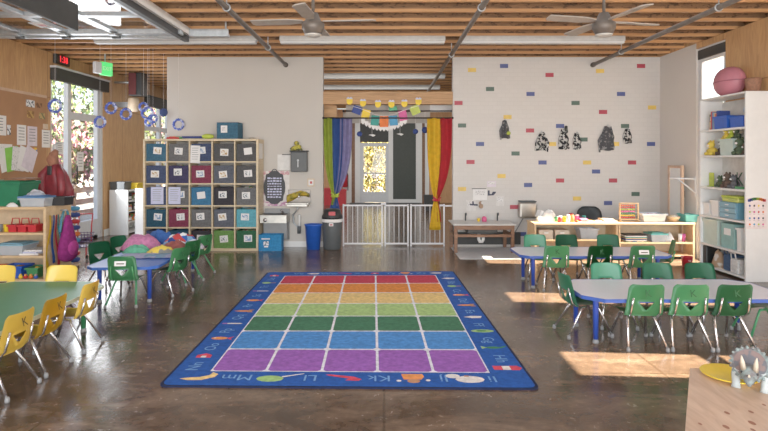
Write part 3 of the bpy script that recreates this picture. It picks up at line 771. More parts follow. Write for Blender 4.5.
nm = dict(teal='teal blue', grey='grey', navy='navy', dgrey='dark grey', plum='dark purple', maroon='maroon', blue='bright blue', char='charcoal', slate='slate grey', dteal='dark teal', turq='turquoise', olive='light green', dgreen='dark green')
grid_ = [['teal', 'grey', 'navy', 'dgrey', 'dgrey'], ['navy', 'plum', 'maroon', 'slate', 'dgrey'], ['navy', 'grey', 'blue', 'char', 'grey'], ['dteal', 'maroon', 'grey', 'slate', 'turq'], ['navy', 'dteal', 'char', 'olive', 'dgreen']]
LBL = [M['paper'], M['photo'], mk_two('picture_label', rgb(224, 226, 230), rgb(120, 150, 190), 20, .5, .55), mk_two('warm_picture_label', rgb(228, 224, 214), rgb(190, 150, 90), 22, .5, .58)]
ordn = ['topmost', 'second', 'third', 'fourth', 'bottom']; colw = ['against the left side', 'in the second column', 'in the middle column', 'in the fourth column', 'against the right side']
random.seed(11)
BINS = {}
for r in range(5):
    for c in range(5):
        k = grid_[r][c]
        x = CXL + .015 + (c + .5) * cw; z = .015 + (4 - r) * chh + (.009 if r < 4 else .02)
        z += .0005
        lab = '%s fabric bin with label, %s shelf of the cubby unit, %s' % (nm[k], ordn[r], colw[c])
        t = thing('fabric_bin', lab, 'storage bin', (x, CFY + .035, z), 0, 'fabric bins in the cubby shelf')
        w, h, d = cw / 2 - .022, .272, .33
        b = MB(); m = fabric('bin_' + k, rgb(*BC[k]))
        b.box(-w, w, 0, .012, 0, h, m); b.box(-w, w, d - .012, d, 0, h, m); b.box(-w, -w + .012, .012, d - .012, 0, h, m); b.box(w - .012, w, .012, d - .012, 0, h, m)
        b.box(-w + .012, w - .012, .012, d - .012, 0, .01, m); b.build('bin_body', t)
        b = MB(); lm = random.choice(LBL); a = random.uniform(-.12, .12)
        ox, oz = random.uniform(-.03, .03), random.uniform(-.02, .02)
        b.box(-.062, .062, -.004, -.001, -.055, .05, M['paper'], 0, Matrix.Translation((ox, 0, .155 + oz)) @ Matrix.Rotation(a, 4, 'Y'))
        b.box(-.045, .045, -.006, -.004, -.035, .035, M['photo'] if lm is M['paper'] and c % 2 else lm, 0, Matrix.Translation((ox, 0, .15 + oz)) @ Matrix.Rotation(a, 4, 'Y')); b.build('picture_label', t)
        if (r, c) not in ((4, 0), (4, 1), (2, 2), (2, 3)):
            b = MB(); hh = random.uniform(.012, .035)
            def cf(u, v): return (-w + .02 + (2 * w - .04) * u, .03 + (d - .06) * v, h - .03 + hh * math.sin(PI * u) * math.sin(PI * v) * (1.2 + .8 * noise.noise(Vector((u * 5, v * 5, r * 5 + c)))))
            b.grid(cf, 9, 7, random.choice([M['multi'], fabric('lining_beige', rgb(190, 178, 160)), fabric('lining_grey', rgb(150, 148, 146)), fabric('lining_white', rgb(214, 210, 204))]))
            b.build('contents', t)
def sheet(px0, px1, py0, py1, Y, m, label, tilt=0, group=None, name='paper_sheet', cat='paper', extra=None, th=.003):
    x0, x1 = X_(px0, Y), X_(px1, Y); z0, z1 = Z_(py1, Y), Z_(py0, Y)
    b = MB(); w, h = (x1 - x0) / 2, (z1 - z0) / 2
    b.box(-w, w, -th, 0, -h, h, m, 0, Matrix.Rotation(tilt, 4, 'Y'))
    if extra: extra(b, w, h)
    return tag(b.build(name, None, ((x0 + x1) / 2, Y, (z0 + z1) / 2)), label, cat, group)
gp_ = 'sheets hung in front of the cubby bins'
def lines(b, w, h):
    for i in range(6): b.box(-w * .7, w * (.7 - .1 * (i % 3)), -.0045, -.003, h * (.7 - .25 * i) - .004, h * (.7 - .25 * i) + .004, M['grey'])
sheet(190.5, 200, 145.5, 163, CFY + .002, M['paper'], 'white sheet hanging in front of the navy bin on the top cubby shelf', .03, gp_, extra=lines)
sheet(151, 163.5, 187, 204, CFY + .002, M['lavpaper'], 'pale lavender sheet covering a bin against the left side of the cubby unit', 0, gp_, extra=lines)
sheet(168.5, 180.5, 187, 204, CFY + .002, M['lavpaper'], 'pale lavender sheet covering a grey bin in the second cubby column', 0, gp_, extra=lines)
b = MB(); b.box(CXR, CXR + .003, CFY + .05, CFY + .3, 1.42, 1.66, M['paper']); tag(b.build('paper_sheet'), 'white notice taped on the right side of the cubby unit', 'paper', gp_)

# on top of the cubby unit
t = thing('fabric_bin', 'teal blue fabric bin with white label standing on top of the cubby unit', 'storage bin', (X_(228, 8.7), 8.66, CZ), -.05)
b = MB(); w, h, d = .165, .26, .26; m = fabric('bin_teal', rgb(54, 96, 122))
b.box(-w, w, 0, .012, 0, h, m); b.box(-w, w, d - .012, d, 0, h, m); b.box(-w, -w + .012, .012, d - .012, 0, h, m); b.box(w - .012, w, .012, d - .012, 0, h, m); b.box(-w, w, .012, d - .012, 0, .01, m); b.build('bin_body', t)
b = MB(); b.box(-.1, .0, -.004, -.001, .1, .21, M['paper']); b.box(-.08, -.02, -.006, -.004, .12, .19, M['print']); b.build('picture_label', t)
t = thing('toy_rake', 'green and dark blue long toy lying on top of the cubby unit', 'toy', (X_(195, 8.7), 8.7, CZ))
b = MB(); b.tube([(-.2, 0, .03), (.12, 0, .03)], .016, M['navy'], 8); b.build('handle', t)
b = MB(); b.ball((.2, 0, .042), (.1, .05, .042), M['lime'], 12, 8); b.build('head', t)
b = MB(); b.ball((-.26, 0, .022), (.08, .04, .022), M['green'], 12, 8); b.build('grip', t)
b = MB(); b.box(-.1, .1, -.06, .06, 0, .03, M['red'], .008); b.box(-.06, .06, -.04, .04, .03, .042, M['orange'], .004); tag(b.build('red_box', None, (X_(174, 8.72), 8.72, CZ)), 'flat red and orange box lying on top of the cubby unit', 'box')
heap(252, 0, 8.72, .06, .1, .022, fabric('lining_beige', rgb(190, 178, 160)), 'small beige cloth lying at the right end of the cubby top', 33, 'cloth', 'folded_cloth', CZ, None)

# ------------------------------------------------------------------ paper ring garland
RB = mk_two('blue_paper_ring', rgb(70, 92, 190), rgb(190, 198, 232), 16, .5, .6)
rings = [(55, 106, 7.7, .085, 'in front of the glass door beside the bulletin board'), (100, 122, 8.0, .075, 'over the frame edge of the tall glass door'), (111, 108, 8.15, .075, 'on the plywood wall, below the exit sign'),
         (126, 114, 8.3, .075, 'just below the beige wall lamp'), (147.5, 113, 8.5, .085, 'in the cluster, upper large one'), (153, 118.5, 8.55, .06, 'in the cluster, middle one'), (149, 122, 8.6, .055, 'in the cluster, lowest one'), (178.5, 124.5, 8.9, .08, 'hanging in front of the grey partition'), (143.5, 107, 8.5, .06, 'in the cluster, highest small one')]
for px, py, Y, R, where in rings:
    t = thing('paper_ring', 'blue and white paper ring ornament %s' % where, 'ornament', at(px, py, Y), 0, 'hanging blue paper rings')
    b = MB(); n = 16
    for k in range(n):
        a = 2 * PI * k / n; b.ball((R * math.cos(a), 0, R * math.sin(a)), (.02, .016, .02), RB, 7, 5)
    b.torus((0, 0, 0), R * .94, .017, RB, 20, 6); b.build('ring', t)
    b = MB(); b.tube([(0, 0, R), (0, 0, 3.34 - Z_(py, Y))], .0012, M['paper'], 5); b.build('thread', t)
t = thing('paper_ball', 'solid dark blue paper disc ornament before the grey partition edge', 'ornament', at(163.5, 112.5, 8.75))
b = MB(); b.ball((0, 0, 0), (.068, .03, .068), mat('dark_blue_paper', rgb(44, 62, 112), .8)); b.build('disc', t)
b = MB(); b.tube([(0, 0, .06), (0, 0, 3.34 - Z_(112.5, 8.75))], .0012, M['paper'], 5); b.build('thread', t)

# ------------------------------------------------------------------ LEFT: bulletin board and papers
b = MB(); b.box(LW + .001, LW + .012, 4.5, 8.5, .3, 2.36, M['kraft']); b.box(LW + .001, LW + .016, 4.5, 8.5, 2.34, 2.38, M['palewood'])
tag(b.build('bulletin_board'), 'large brown paper covered bulletin board on the plywood wall', 'bulletin board')
def wallpaper_(px0, px1, py0, py1, m, label, extra=None, off=.014, name='paper_sheet', cat='paper', group='papers pinned on the bulletin board'):
    """sheet lying on the left wall, given by its corner pixels"""
    Ya, Yb = LW * F / (px0 - CX), LW * F / (px1 - CX)
    Ym = (Ya + Yb) / 2; z1, z0 = Z_(py0, Ym), Z_(py1, Ym)
    b = MB(); hy, hz = (Yb - Ya) / 2, (z1 - z0) / 2
    b.box(0, .003, -hy, hy, -hz, hz, m)
    if extra: extra(b, hy, hz)
    return tag(b.build(name, None, (LW + off, Ym, (z0 + z1) / 2)), label, cat, group)
def wl(b, hy, hz):
    for i in range(5): b.box(.003, .0045, -hy * .7, hy * .6, hz * (.7 - .3 * i) - .006, hz * (.7 - .3 * i) + .006, M['grey'])
def wp(b, hy, hz):
    b.box(.003, .0045, -hy * .7, hy * .7, -hz * .1, hz * .7, M['photo']); b.box(.003, .0045, -hy * .7, hy * .3, -hz * .6, -hz * .3, M['grey'])
wallpaper_(-12, 5, 115, 135, M['paper'], 'white sheet pinned at the frame edge, upper of two', wl)
wallpaper_(6, 9.5, 125, 135, M['photo'], 'narrow dark printed strip beside the upper white sheet')
wallpaper_(-6, 11, 144, 164, M['paper'], 'white sheet with a dark picture pinned low by the frame edge', wp)
wallpaper_(16, 25, 125, 145, M['paper'], 'white sheet pinned first of a close pair on the bulletin board', wl)
wallpaper_(26.5, 36, 126.5, 146, mat('faint_lilac_paper', rgb(216, 204, 216), .85), 'faintly lilac sheet pinned second of a close pair on the bulletin board', wl)
wallpaper_(41, 49, 130, 147.5, M['paper'], 'tall white sheet pinned near the glass door', wl)
wallpaper_(42, 47, 124, 129, mat('cream_card', rgb(212, 188, 160), .85), 'small cream card above the tall white sheet')
wallpaper_(25, 33.5, 100, 107, M['photo'], 'small dark photo print in the top row on the board')
wallpaper_(35, 41, 103, 108, mk_two('brown_photo', rgb(168, 120, 84), rgb(120, 84, 60), 14), 'small brown photo print in the top row on the board')
wallpaper_(26, 33, 111, 118, mk_two('gold_photo', rgb(190, 150, 84), rgb(140, 100, 60), 14), 'small gold photo print in the lower row on the board')
wallpaper_(38, 44, 113, 119, mk_two('green_photo', rgb(120, 120, 84), rgb(190, 160, 100), 14), 'small greenish photo print in the lower row on the board')
wallpaper_(18, 36, 147.5, 152.5, M['multi'], 'strip of small coloured labels above the hanging folders')
# hanging paper pocket with fanned papers
t = thing('paper_pocket', 'fanned white sheets and green folder hanging on the bulletin board', 'paper holder', (LW + .03, 7.8, 1.42), 0)
for i, (dy, a, m) in enumerate(((-.24, -.25, M['paper']), (-.13, -.15, mat('bright_green_folder', rgb(120, 200, 60), .6)), (-.02, .1, M['print']), (.1, .25, M['paper']), (.2, .42, mat('faint_lilac_paper', rgb(216, 204, 216), .85)))):
    b = MB(); b.box(0, .004, -.13, .13, -.17, .16, m, 0, Matrix.Translation((.01 * i, dy, 0)) @ Matrix.Rotation(-a, 4, 'X')); b.build('folder' if i == 1 else 'sheet', t)
b = MB(); b.box(-.016, .0, -.36, .36, -.19, -.1, M['kraft']); b.build('pocket', t)
# jacket
t = thing('jacket', 'dark red jacket with brown hood hanging before the glass door', 'jacket', at(56, 200, 7.35))
RJ = mat('dark_red_nylon', rgb(136, 34, 46), .5, 0, .3, 9)
b = MB()
prof = [(-.03, .11, .06), (.0, .17, .09), (.06, .205, .11), (.14, .215, .12), (.22, .2, .12), (.3, .165, .11), (.37, .125, .1), (.43, .085, .08), (.48, .05, .05)]
vs = []; na = 40
for z, rx, ry in prof:
    for k in range(na):
        a = 2 * PI * k / na; q = 1 + .16 * noise.noise(Vector((math.cos(a) * 2, math.sin(a) * 2, z * 7))) + .07 * math.sin(6 * a + z * 9)
        vs.append((rx * q * math.cos(a) - .05 * max(0, z - .2), ry * q * math.sin(a), z))
fs = [(i * na + k, i * na + (k + 1) % na, (i + 1) * na + (k + 1) % na, (i + 1) * na + k) for i in range(len(prof) - 1) for k in range(na)]
fs += [tuple(range(na))[::-1], tuple((len(prof) - 1) * na + k for k in range(na))]
b.add(vs, fs, RJ, True); b.build('body', t)
for s in (-1, 1):
    b = MB(); b.tube([(s * .06, -.05, .44), (s * .12, -.1, .33), (s * .13 + .02, -.13, .16), (s * .1 + .03, -.13, .0)], [.035, .055, .05, .035], RJ, 12); b.build('sleeve', t)
b = MB(); b.tube([(-.02, 0, .44), (-.035, -.01, .52), (-.03, 0, .6), (.0, .02, .66)], [.06, .068, .055, .025], mat('brown_hood_fabric', rgb(152, 96, 72), .9, 0, .25, 20), 12); b.ball((-.035, -.02, .53), (.07, .06, .07), mat('brown_hood_fabric', rgb(152, 96, 72), .9, 0, .25, 20), 14, 10); b.build('hood', t)
b = MB(); b.box(-.05, .01, -.12, -.1, .33, .45, M['black'], .01); b.build('strap', t)
b = MB(); b.tube([(-.03, 0, .65), (-.03, 0, .72), (-.03, .1, .76)], .006, M['steel'], 6); b.build('hanger_hook', t)
b = MB(); b.box(-.025, .025, .0, .05, 0, 1.62, M['alu'], .005); b.box(-.2, .2, -.2, .2, 0, .02, M['alu'], .005); tag(b.build('coat_post', None, (X_(53, 7.5), 7.52, 0)), 'pale metal post the dark red jacket hangs from', 'post')

# notices on the glass door
for px0, px1, py0, py1, lab in ((58, 66, 142, 154, 'white notice taped inside the narrow glass beside the door, upper'), (80, 86, 152, 171, 'white notice taped on the glass door leaf')):
    wallpaper_(px0, px1, py0, py1, M['paper'], lab, wl, -.045, 'door_notice', 'notice', 'notices on the glass door')

# ------------------------------------------------------------------ LEFT SHELF
SX0, SX1, SF, SD, ST = LW + .02, -3.88, 6.40, .52, .86
t = thing('toy_shelf', 'maple open shelf loaded with toys below the bulletin board', 'shelf', (0, SF, 0))
b = MB(); b.box(SX1 - .03, SX1, 0, SD, 0, ST, M['maple'], .003); b.build('side_panel', t)
b = MB(); b.box(SX0, SX0 + .03, 0, SD, 0, ST, M['maple'], .003); b.build('side_panel', t)
b = MB(); b.box(SX0 + .03, SX1 - .03, SD - .012, SD, .0, ST - .025, mat('pale_back_panel', rgb(214, 186, 148), .6)); b.build('back_panel', t)
SZ = [.03, .30, .565]
for i, z in enumerate(SZ): 
    b = MB(); b.box(SX0 + .03, SX1 - .03, .0, SD - .012, z - .025, z, M['maple']); b.build('shelf_board', t)
b = MB(); b.box(SX0 + .03, SX1 - .03, 0, SD - .012, ST - .028, ST, M['maple']); b.build('top_board', t)
def tub(name, label, cat, loc, w, d, h, m, taper=.85, rz=0, lid=None, group=None, rim=True, fill=None, handles=False):
    t = thing(name, label, cat, loc, rz, group)
    b = MB(); th = .006
    def ring(k, zz, o): return [(sx * (w / 2 * k - o), sy * (d / 2 * k - o), zz) for sx, sy in ((-1, -1), (1, -1), (1, 1), (-1, 1))]
    vs = ring(taper, 0, 0) + ring(1, h, 0) + ring(1, h, th) + ring(taper, th, th)
    fs = [(3, 2, 1, 0), (12, 13, 14, 15)]
    for a in (0, 4, 8):
        for k in range(4): fs.append((a + k, a + (k + 1) % 4, a + 4 + (k + 1) % 4, a + 4 + k))
    b.add(vs, fs, m)
    if rim:
        r = .012
        for x0, x1, y0, y1 in ((-w / 2 - r, w / 2 + r, -d / 2 - r, -d / 2), (-w / 2 - r, w / 2 + r, d / 2, d / 2 + r), (-w / 2 - r, -w / 2, -d / 2, d / 2), (w / 2, w / 2 + r, -d / 2, d / 2)):
            b.box(x0, x1, y0, y1, h - .02, h, m)
    b.build('tub_body', t)
    if lid:
        b = MB(); b.box(-w / 2 - .015, w / 2 + .015, -d / 2 - .015, d / 2 + .015, h, h + .02, lid, .006); b.box(-w / 2 + .03, w / 2 - .03, -d / 2 + .03, d / 2 - .03, h + .02, h + .03, lid, .004); b.build('lid', t)
    if fill:
        b = MB()
        def cf(u, v): return ((u - .5) * (w - .03), (v - .5) * (d - .03), h * .82 + .05 * h * 4 * math.sin(PI * u) * math.sin(PI * v) * (.6 + .8 * noise.noise(Vector((u * 5, v * 5, w * 40)))))
        b.grid(cf, 10, 8, fill); b.build('contents', t)
    if handles:
        b = MB(); b.tube([(-w / 2, 0, h), (-w * .4, 0, h + .07), (w * .4, 0, h + .07), (w / 2, 0, h)], .007, m, 6); b.build('handle', t)
    return t
G = 'bins on the toy shelf'
def tx(px, dy=.15): return X_(px, SF + dy)
# shelf boards: bottom
tub('toy_bin', 'red plastic toy bin on the bottom board at the frame edge', 'toy bin', (tx(0) - .03, SF + .16, SZ[0]), .13, .2, .13, M['red'], group=G)
tub('toy_bin', 'large blue plastic toy bin on the bottom board', 'toy bin', (tx(17), SF + .16, SZ[0]), .23, .22, .14, M['blue'], group=G, fill=M['multi'])
tub('toy_bin', 'green plastic toy bin on the bottom board', 'toy bin', (tx(36.5), SF + .16, SZ[0]), .13, .2, .12, M['green'], group=G, fill=M['multi'])
for i in range(4):
    b = MB(); b.ball((0, 0, .022), (.025, .02, .022), [M['yel'], M['red'], M['orange'], M['blue']][i], 10, 8); b.box(-.012, .012, -.012, .012, .03, .055, M['multi'], .004)
    tag(b.build('small_toy', None, (tx(27 + i * 5) , SF + .035, SZ[0])), 'small %s toy lying before the bottom bins, place %s from the post' % (['yellow', 'red', 'orange', 'blue'][i], ['fourth', 'third', 'second', 'first'][i]), 'toy', 'small toys on the bottom board')
# middle
tub('lidded_box', 'clear box with pale blue lid on the middle board of the toy shelf', 'storage box', (tx(16), SF + .17, SZ[1]), .3, .28, .11, M['clear'], .92, 0, mat('pale_blue_lid', rgb(120, 176, 200), .5), G, True, mk_two('lilac_bits', rgb(170, 150, 190), rgb(210, 210, 220), 14))
for i, (px, a, m) in enumerate(((33, .15, M['paper']), (36, -.2, M['lavpaper']), (38, .05, M['print']))):
    b = MB(); b.box(-.1, .1, -.12, .12, 0, .02, m, .002); tag(b.build('paper_stack', None, (tx(px), SF + .16, SZ[1] + i * .0205), a), '%s paper stack on the middle board, %s' % (['white', 'lavender', 'typed'][i], ['undermost', 'in between', 'uppermost']  [i]), 'paper stack', 'papers on the toy shelf')
# upper
for i, (px, lab) in enumerate(((17.5, 'next to the yellow cup'), (27, 'middle of three'), (37, 'next to the shelf end'))):
    tub('toy_caddy', 'small red handled caddy on the upper board, %s' % lab, 'caddy', (tx(px), SF + .12, SZ[2]), .095, .14, .085, M['red'], .9, 0, None, 'red caddies on the toy shelf', True, M['multi'], True)
for i, (px, m, nm_) in enumerate(((2.5, M['grey'], 'grey'), (9.5, M['yel'], 'bright yellow'))):
    b = MB(); b.lathe([(.026, 0), (.034, .08), (.036, .085), (.03, .082), (.022, .01)], m, 16); tag(b.build('toy_cup', None, (tx(px), SF + .1, SZ[2])), '%s cup on the upper board of the toy shelf' % nm_, 'cup', 'cups on the toy shelf')
# top of shelf
gt = mat('dark_green_tote', rgb(22, 116, 78), .4)
tub('storage_tote', 'large dark green storage tote with lid on top of the toy shelf', 'storage tote', (X_(6, 6.75), 6.68, ST), .66, .38, .27, gt, .88, 0, gt, None, True)
tub('lidded_box', 'clear plastic box with blue lid on top of the toy shelf', 'storage box', (X_(35.5, 6.5), 6.53, ST), .29, .2, .1, M['clear'], .9, 0, mat('blue_box_lid', rgb(70, 120, 176), .5), None, True, M['multi'])
tub('supply_tray', 'black plastic tray at the right end of the toy shelf top', 'tray', (X_(60, 6.7), 6.7, ST), .22, .2, .1, M['black'], .95, 0, None, None, True, M['charcoal'])
heap(12, 0, 6.44, .07, .03, .045, M['paper'], 'crumpled white paper lying before the green tote', 21, 'paper', 'crumpled_paper', ST, None)
b = MB(); b.box(-.13, .13, -.14, .14, 0, .025, M['brownwood'], .004); tag(b.build('wooden_board', None, (X_(33, 6.72) - .1, 6.68, ST + .3005)), 'flat brown board lying on the green tote lid', 'board')
heap(36, 0, 6.53, .1, .07, .06, mk_two('grey_bag_plastic', rgb(214, 216, 226), rgb(150, 156, 170), 8), 'pale plastic bag lying on the blue lidded box', 22, 'bag', 'plastic_bag', ST + .131, None)
# hanging things on the side panel (the panel faces the rug)
t = thing('play_scarf', 'striped yellow blue and red scarf hanging on the toy shelf end', 'scarf', (SX1, SF + .1, .76))
for i, (m, dx) in enumerate(((M['yel'], -.035), (fabric('blue_scarf', rgb(50, 90, 170)), .0), (fabric('red_scarf', rgb(196, 52, 66)), .03), (fabric('teal_scarf', rgb(60, 150, 160)), .055))):
    b = MB(); L_ = .62 - .06 * (i % 2)
    b.grid(lambda u, v: (.012 + .014 * i + .012 * math.sin(v * 7 + i) + .01 * math.sin(u * 6), dx * (1 + 1.6 * v) + (u - .5) * (.03 + .03 * v) , -L_ * v), 4, 12, m, .004); b.build('strip', t)
t = thing('backpack', 'purple child backpack hanging on the toy shelf end', 'backpack', (SX1, SF + .29, .62)); t.scale = (1.2, 1.2, 1.2)
PU = fabric('purple_bag', rgb(140, 36, 110)); 
b = MB(); b.lathe([(.03, .1), (.05, .06), (.08, -.04), (.12, -.16), (.14, -.26), (.13, -.32), (.06, -.36)], PU, 20, (.075, 0, 0), None, .5, 1); b.build('body', t)
b = MB(); b.ball((.125, 0, -.23), (.035, .09, .08), fabric('magenta_bag', rgb(172, 52, 130)), 14, 8); b.build('pocket', t)
for s in (-1, 1):
    b = MB(); b.tube([(.05, s * .03, .14), (.05, s * .07, .06), (.06, s * .11, -.06)], .012, fabric('teal_strap', rgb(70, 130, 150)), 6); b.build('strap', t)
b = MB(); b.tube([(0, 0, .15), (.07, 0, .15)], .008, M['steel'], 6); b.build('hook', t)
for i, (y, z, h_) in enumerate(((.33, .70, .1), (.44, .62, .2), (.44, .36, .14))):
    b = MB(); b.box(0, .003, -.05, .05, -h_ / 2, h_ / 2, M['print']); tag(b.build('paper_sheet', None, (SX1 + .0005, SF + y, z)), 'typed sheet taped on the toy shelf end, %s' % ['behind the backpack strap', 'upper one near the back edge', 'lower one near the back edge'][i], 'paper', 'sheets on the toy shelf end')
# toy trolley beyond the shelf
t = thing('toy_trolley', 'child size wire trolley with purple basket near the glass door', 'toy trolley', (X_(81.5, 7.9), 7.9, 0), .2)
pm = mat('purple_plastic', rgb(94, 66, 116), .5)
b = MB()
for s in (-1, 1):
    b.tube([(s * .09, -.12, .04), (s * .09, .12, .04)], .01, M['red'], 6); b.tube([(s * .09, .12, .04), (s * .09, .14, .45), (s * .09, .2, .62)], .01, M['red'], 6); b.tube([(s * .09, -.1, .04), (s * .085, -.08, .2)], .01, M['red'], 6)
b.tube([(-.09, .2, .62), (.09, .2, .62)], .01, M['red'], 6); b.build('frame', t)
b = MB()
for i in range(5):
    z = .18 + i * .045; q = .1 + .01 * i
    b.tube([(-q, -.13, z), (q, -.13, z), (q, .11, z), (-q, .11, z)], .005, pm, 5, closed=True)
for i in range(7):
    x = -.1 + i * .033; b.tube([(x, -.13, .18), (x * 1.3, -.135, .37)], .004, pm, 5); b.tube([(x, .11, .18), (x * 1.3, .115, .37)], .004, pm, 5)
b.box(-.1, .1, -.13, .11, .175, .185, pm); b.build('basket', t)
for sx in (-1, 1):
    for y in (-.1, .1):
        b = MB(); b.lathe([(.03, -.01), (.035, 0), (.03, .01)], M['black'], 14, (0, 0, 0), Matrix.Translation((sx * .1, y, .035)) @ Matrix.Rotation(PI / 2, 4, 'Y')); b.build('wheel', t)
t = thing('stacking_tower', 'tall stack of coloured rings behind the toy shelf end', 'toy', (X_(74.6, 7.4), 7.4, 0))
b = MB(); b.tube([(0, 0, 0), (0, 0, .9)], .012, M['palewood'], 8); b.lathe([(.07, 0), (.07, .02), (.05, .03)], M['palewood']); b.build('post', t)
for i in range(9):
    b = MB(); b.torus((0, 0, .08 + i * .085), .04, .03, [M['navy'], M['red'], M['blue'], M['cyan'], M['orange'], M['navy'], M['red'], M['navy'], M['cyan']][i], 16, 8, 'z'); b.build('ring', t)

# white cabinet by the plywood wall
t = thing('white_cabinet', 'white cabinet with open side shelves beside the plywood wall', 'cabinet', (0, 10.4, 0))
xa, xb = LW + .03, X_(128, 10.4); hgt = .84
b = MB(); b.box(xa, xb, 0, .03, 0, hgt, M['white'], .004); b.box(xa, xb, .9, .93, 0, hgt, M['white'], .004); b.box(xa, xa + .02, .03, .9, 0, hgt, M['white'])
for z in (.03, .22, .42, .62, hgt - .03): b.box(xa + .02, xb, .03, .9, z, z + .02, M['white'])
b.build('carcass', t)
random.seed(5)
for i, z in enumerate((.24, .44, .64)):
    for k in range(3):
        y = 10.52 + k * .24
        b = MB(); b.box(-.14, .1, -.09, .09, 0, .1 + .02 * ((i + k) % 3), [M['books'], M['multi'], M['charcoal']][(i + k) % 3], .004); b.box(.1, .104, -.06, .06, .02, .07, M['paper'])
        tag(b.build('supply_box', None, (xb - .14, y + .04, z)), 'small supply box inside the white cabinet, %s shelf, %s' % (['lower', 'middle', 'upper'][i], ['nearest', 'middle', 'farthest'][k]), 'box', 'supply boxes in the white cabinet')
tub('storage_tote', 'dark grey open tote on top of the white cabinet', 'storage tote', (X_(119.5, 10.55), 10.6, hgt), .27, .3, .15, M['dgrey'], .95)
tub('toy_bin', 'yellow shallow bin on top of the white cabinet', 'toy bin', (X_(134, 10.85) - .02, 10.95, hgt - .0), .2, .3, .11, M['yel'], .95, 0, None, None, True, M['books'])
b = MB(); b.box(0, .18, -.02, .02, 0, .88, M['paper'], .004); b.box(-.03, .2, -.12, .12, 0, .03, M['paper'], .004); tag(b.build('display_board', None, (X_(135.5, 10.2), 10.2, 0)), 'upright white board standing beside the white cabinet', 'board')

# ------------------------------------------------------------------ GREY PARTITION: fittings
WY = BY
t = thing('drinking_fountain', 'grey wall mounted drinking fountain beside the cubby unit', 'drinking fountain', (-1.72, WY, 0))
b = MB(); b.box(-.2, .2, -.02, 0, .12, .62, M['grey'], .004); b.box(-.19, .19, -.19, -.02, .14, .45, M['grey'], .02); b.build('body', t)
b = MB()
b.prism([(-.205, -.34), (.205, -.34), (.205, 0), (-.205, 0)], .42, .52, M['stainless'])
for x0, x1, y0, y1 in ((-.21, .21, -.36, -.33), (-.21, .21, -.02, 0), (-.21, -.185, -.33, -.02), (.185, .21, -.33, -.02)): b.box(x0, x1, y0, y1, .52, .545, M['stainless'], .004)
b.build('basin', t)
b = MB(); b.tube([(.1, -.08, .52), (.1, -.08, .58), (.08, -.12, .6)], .014, M['chrome'], 8); b.build('spout', t)
b = MB(); b.lathe([(.03, 0), (.03, .02)], M['chrome'], 12, (0, 0, 0), Matrix.Translation((-.12, -.36, .47)) @ Matrix.Rotation(PI / 2, 4, 'X')); b.build('push_button', t)
t = thing('cardboard_box', 'bright blue open box with a label on the floor below the drinking fountain', 'box', (X_(270, 8.57), 8.57, 0))
b = MB(); bm_ = fabric('blue_box', rgb(40, 124, 184)); w, d, h = .175, .2, .25
b.box(-w, w, 0, .012, 0, h, bm_); b.box(-w, w, d - .012, d, 0, h, bm_); b.box(-w, -w + .012, .012, d - .012, 0, h, bm_); b.box(w - .012, w, .012, d - .012, 0, h, bm_); b.box(-w + .012, w - .012, .012, d - .012, 0, .01, bm_); b.build('box_body', t)
b = MB(); b.box(-.1, -.02, -.003, -.0005, .09, .15, M['photo']); b.box(-.13, 0, -.003, -.0005, .18, .195, M['paper']); b.box(-.09, -.03, -.003, -.0005, .06, .08, M['paper']); b.build('picture_label', t)

def bordersheet(b, w, h): 
    b.box(-w, w, -.006, -.003, h - .06, h, mk_two('pink_floral_border', rgb(206, 140, 150), rgb(228, 222, 218), 14, .45, .6)); b.box(-w, -w + .1, -.006, -.003, -h, h - .06, mk_two('floral_side', rgb(206, 156, 170), rgb(228, 222, 218), 11, .45, .6)); b.box(-w + .1, w, -.006, -.003, -h, -h + .07, mk_two('floral_low', rgb(190, 130, 170), rgb(228, 222, 218), 11, .45, .6))
sheet(258.5, 289.5, 171, 206, WY - .001, mat('pale_floral_paper', rgb(222, 216, 212), .85), 'pale paper backing with pink floral border on the grey partition', 0, None, 'paper_backing', 'poster', bordersheet, .003)
t = thing('letter_sign', 'black ornate chalkboard style sign with white lettering above the drinking fountain', 'sign', at(274.5, 187.5, WY - .012))
w, h = .16, .25
out = []
for k in range(48):
    a = 2 * PI * k / 48; c_, s_ = math.cos(a), math.sin(a)
    q = 1 + .05 * math.cos(8 * a) + .03 * math.cos(4 * a)
    out.append((w * (abs(c_) ** .55) * (1 if c_ > 0 else -1) * q, h * (abs(s_) ** .6) * (1 if s_ > 0 else -1) * q))
b = MB(); b.prism(out, -.012, .008, mat('chalkboard_black', rgb(52, 54, 60), .6), 'xz'); random.seed(2)
for i in range(8):
    z = .15 - i * .043; x = -.11
    while x < .1:
        l = random.uniform(.015, .05); l = min(l, .115 - x); hh = .013 if i not in (3,) else .006
        b.box(x, x + l, -.0145, -.012, z - hh, z + hh * random.uniform(.3, 1), M['lavpaper']); x += l + .012
b.build('board', t)
b = MB(); b.torus((0, -.002, h * 1.02), .04, .008, mat('chalkboard_black', rgb(52, 54, 60), .6), 16, 6); b.build('scroll', t)
sheet(277.5, 290.5, 154.5, 170, WY - .001, mat('white_card', rgb(226, 224, 220), .8), 'blank white sheet taped left of the black wall cabinet', 0, None, 'paper_sheet', 'paper', lambda b, w, h: b.box(-w * .3, w, -.008, -.003, h - .008, h + .006, M['black']))
t = thing('wall_cabinet', 'black wall mounted dispenser cabinet with pale keyhole mark', 'dispenser', at(300, 161.5, WY))
b = MB(); b.box(-.13, .13, -.14, 0, -.165, .155, M['dgrey'], .012); b.build('case', t)
b = MB(); b.box(-.145, .145, -.155, -.0, .155, .175, M['black'], .005); b.build('top_cap', t)
b = MB(); b.box(-.02, -.004, -.147, -.14, -.09, .02, M['alu'], .003); b.ball((-.012, -.142, .02), (.016, .006, .016), M['alu'], 10, 8); b.build('window_slot', t)
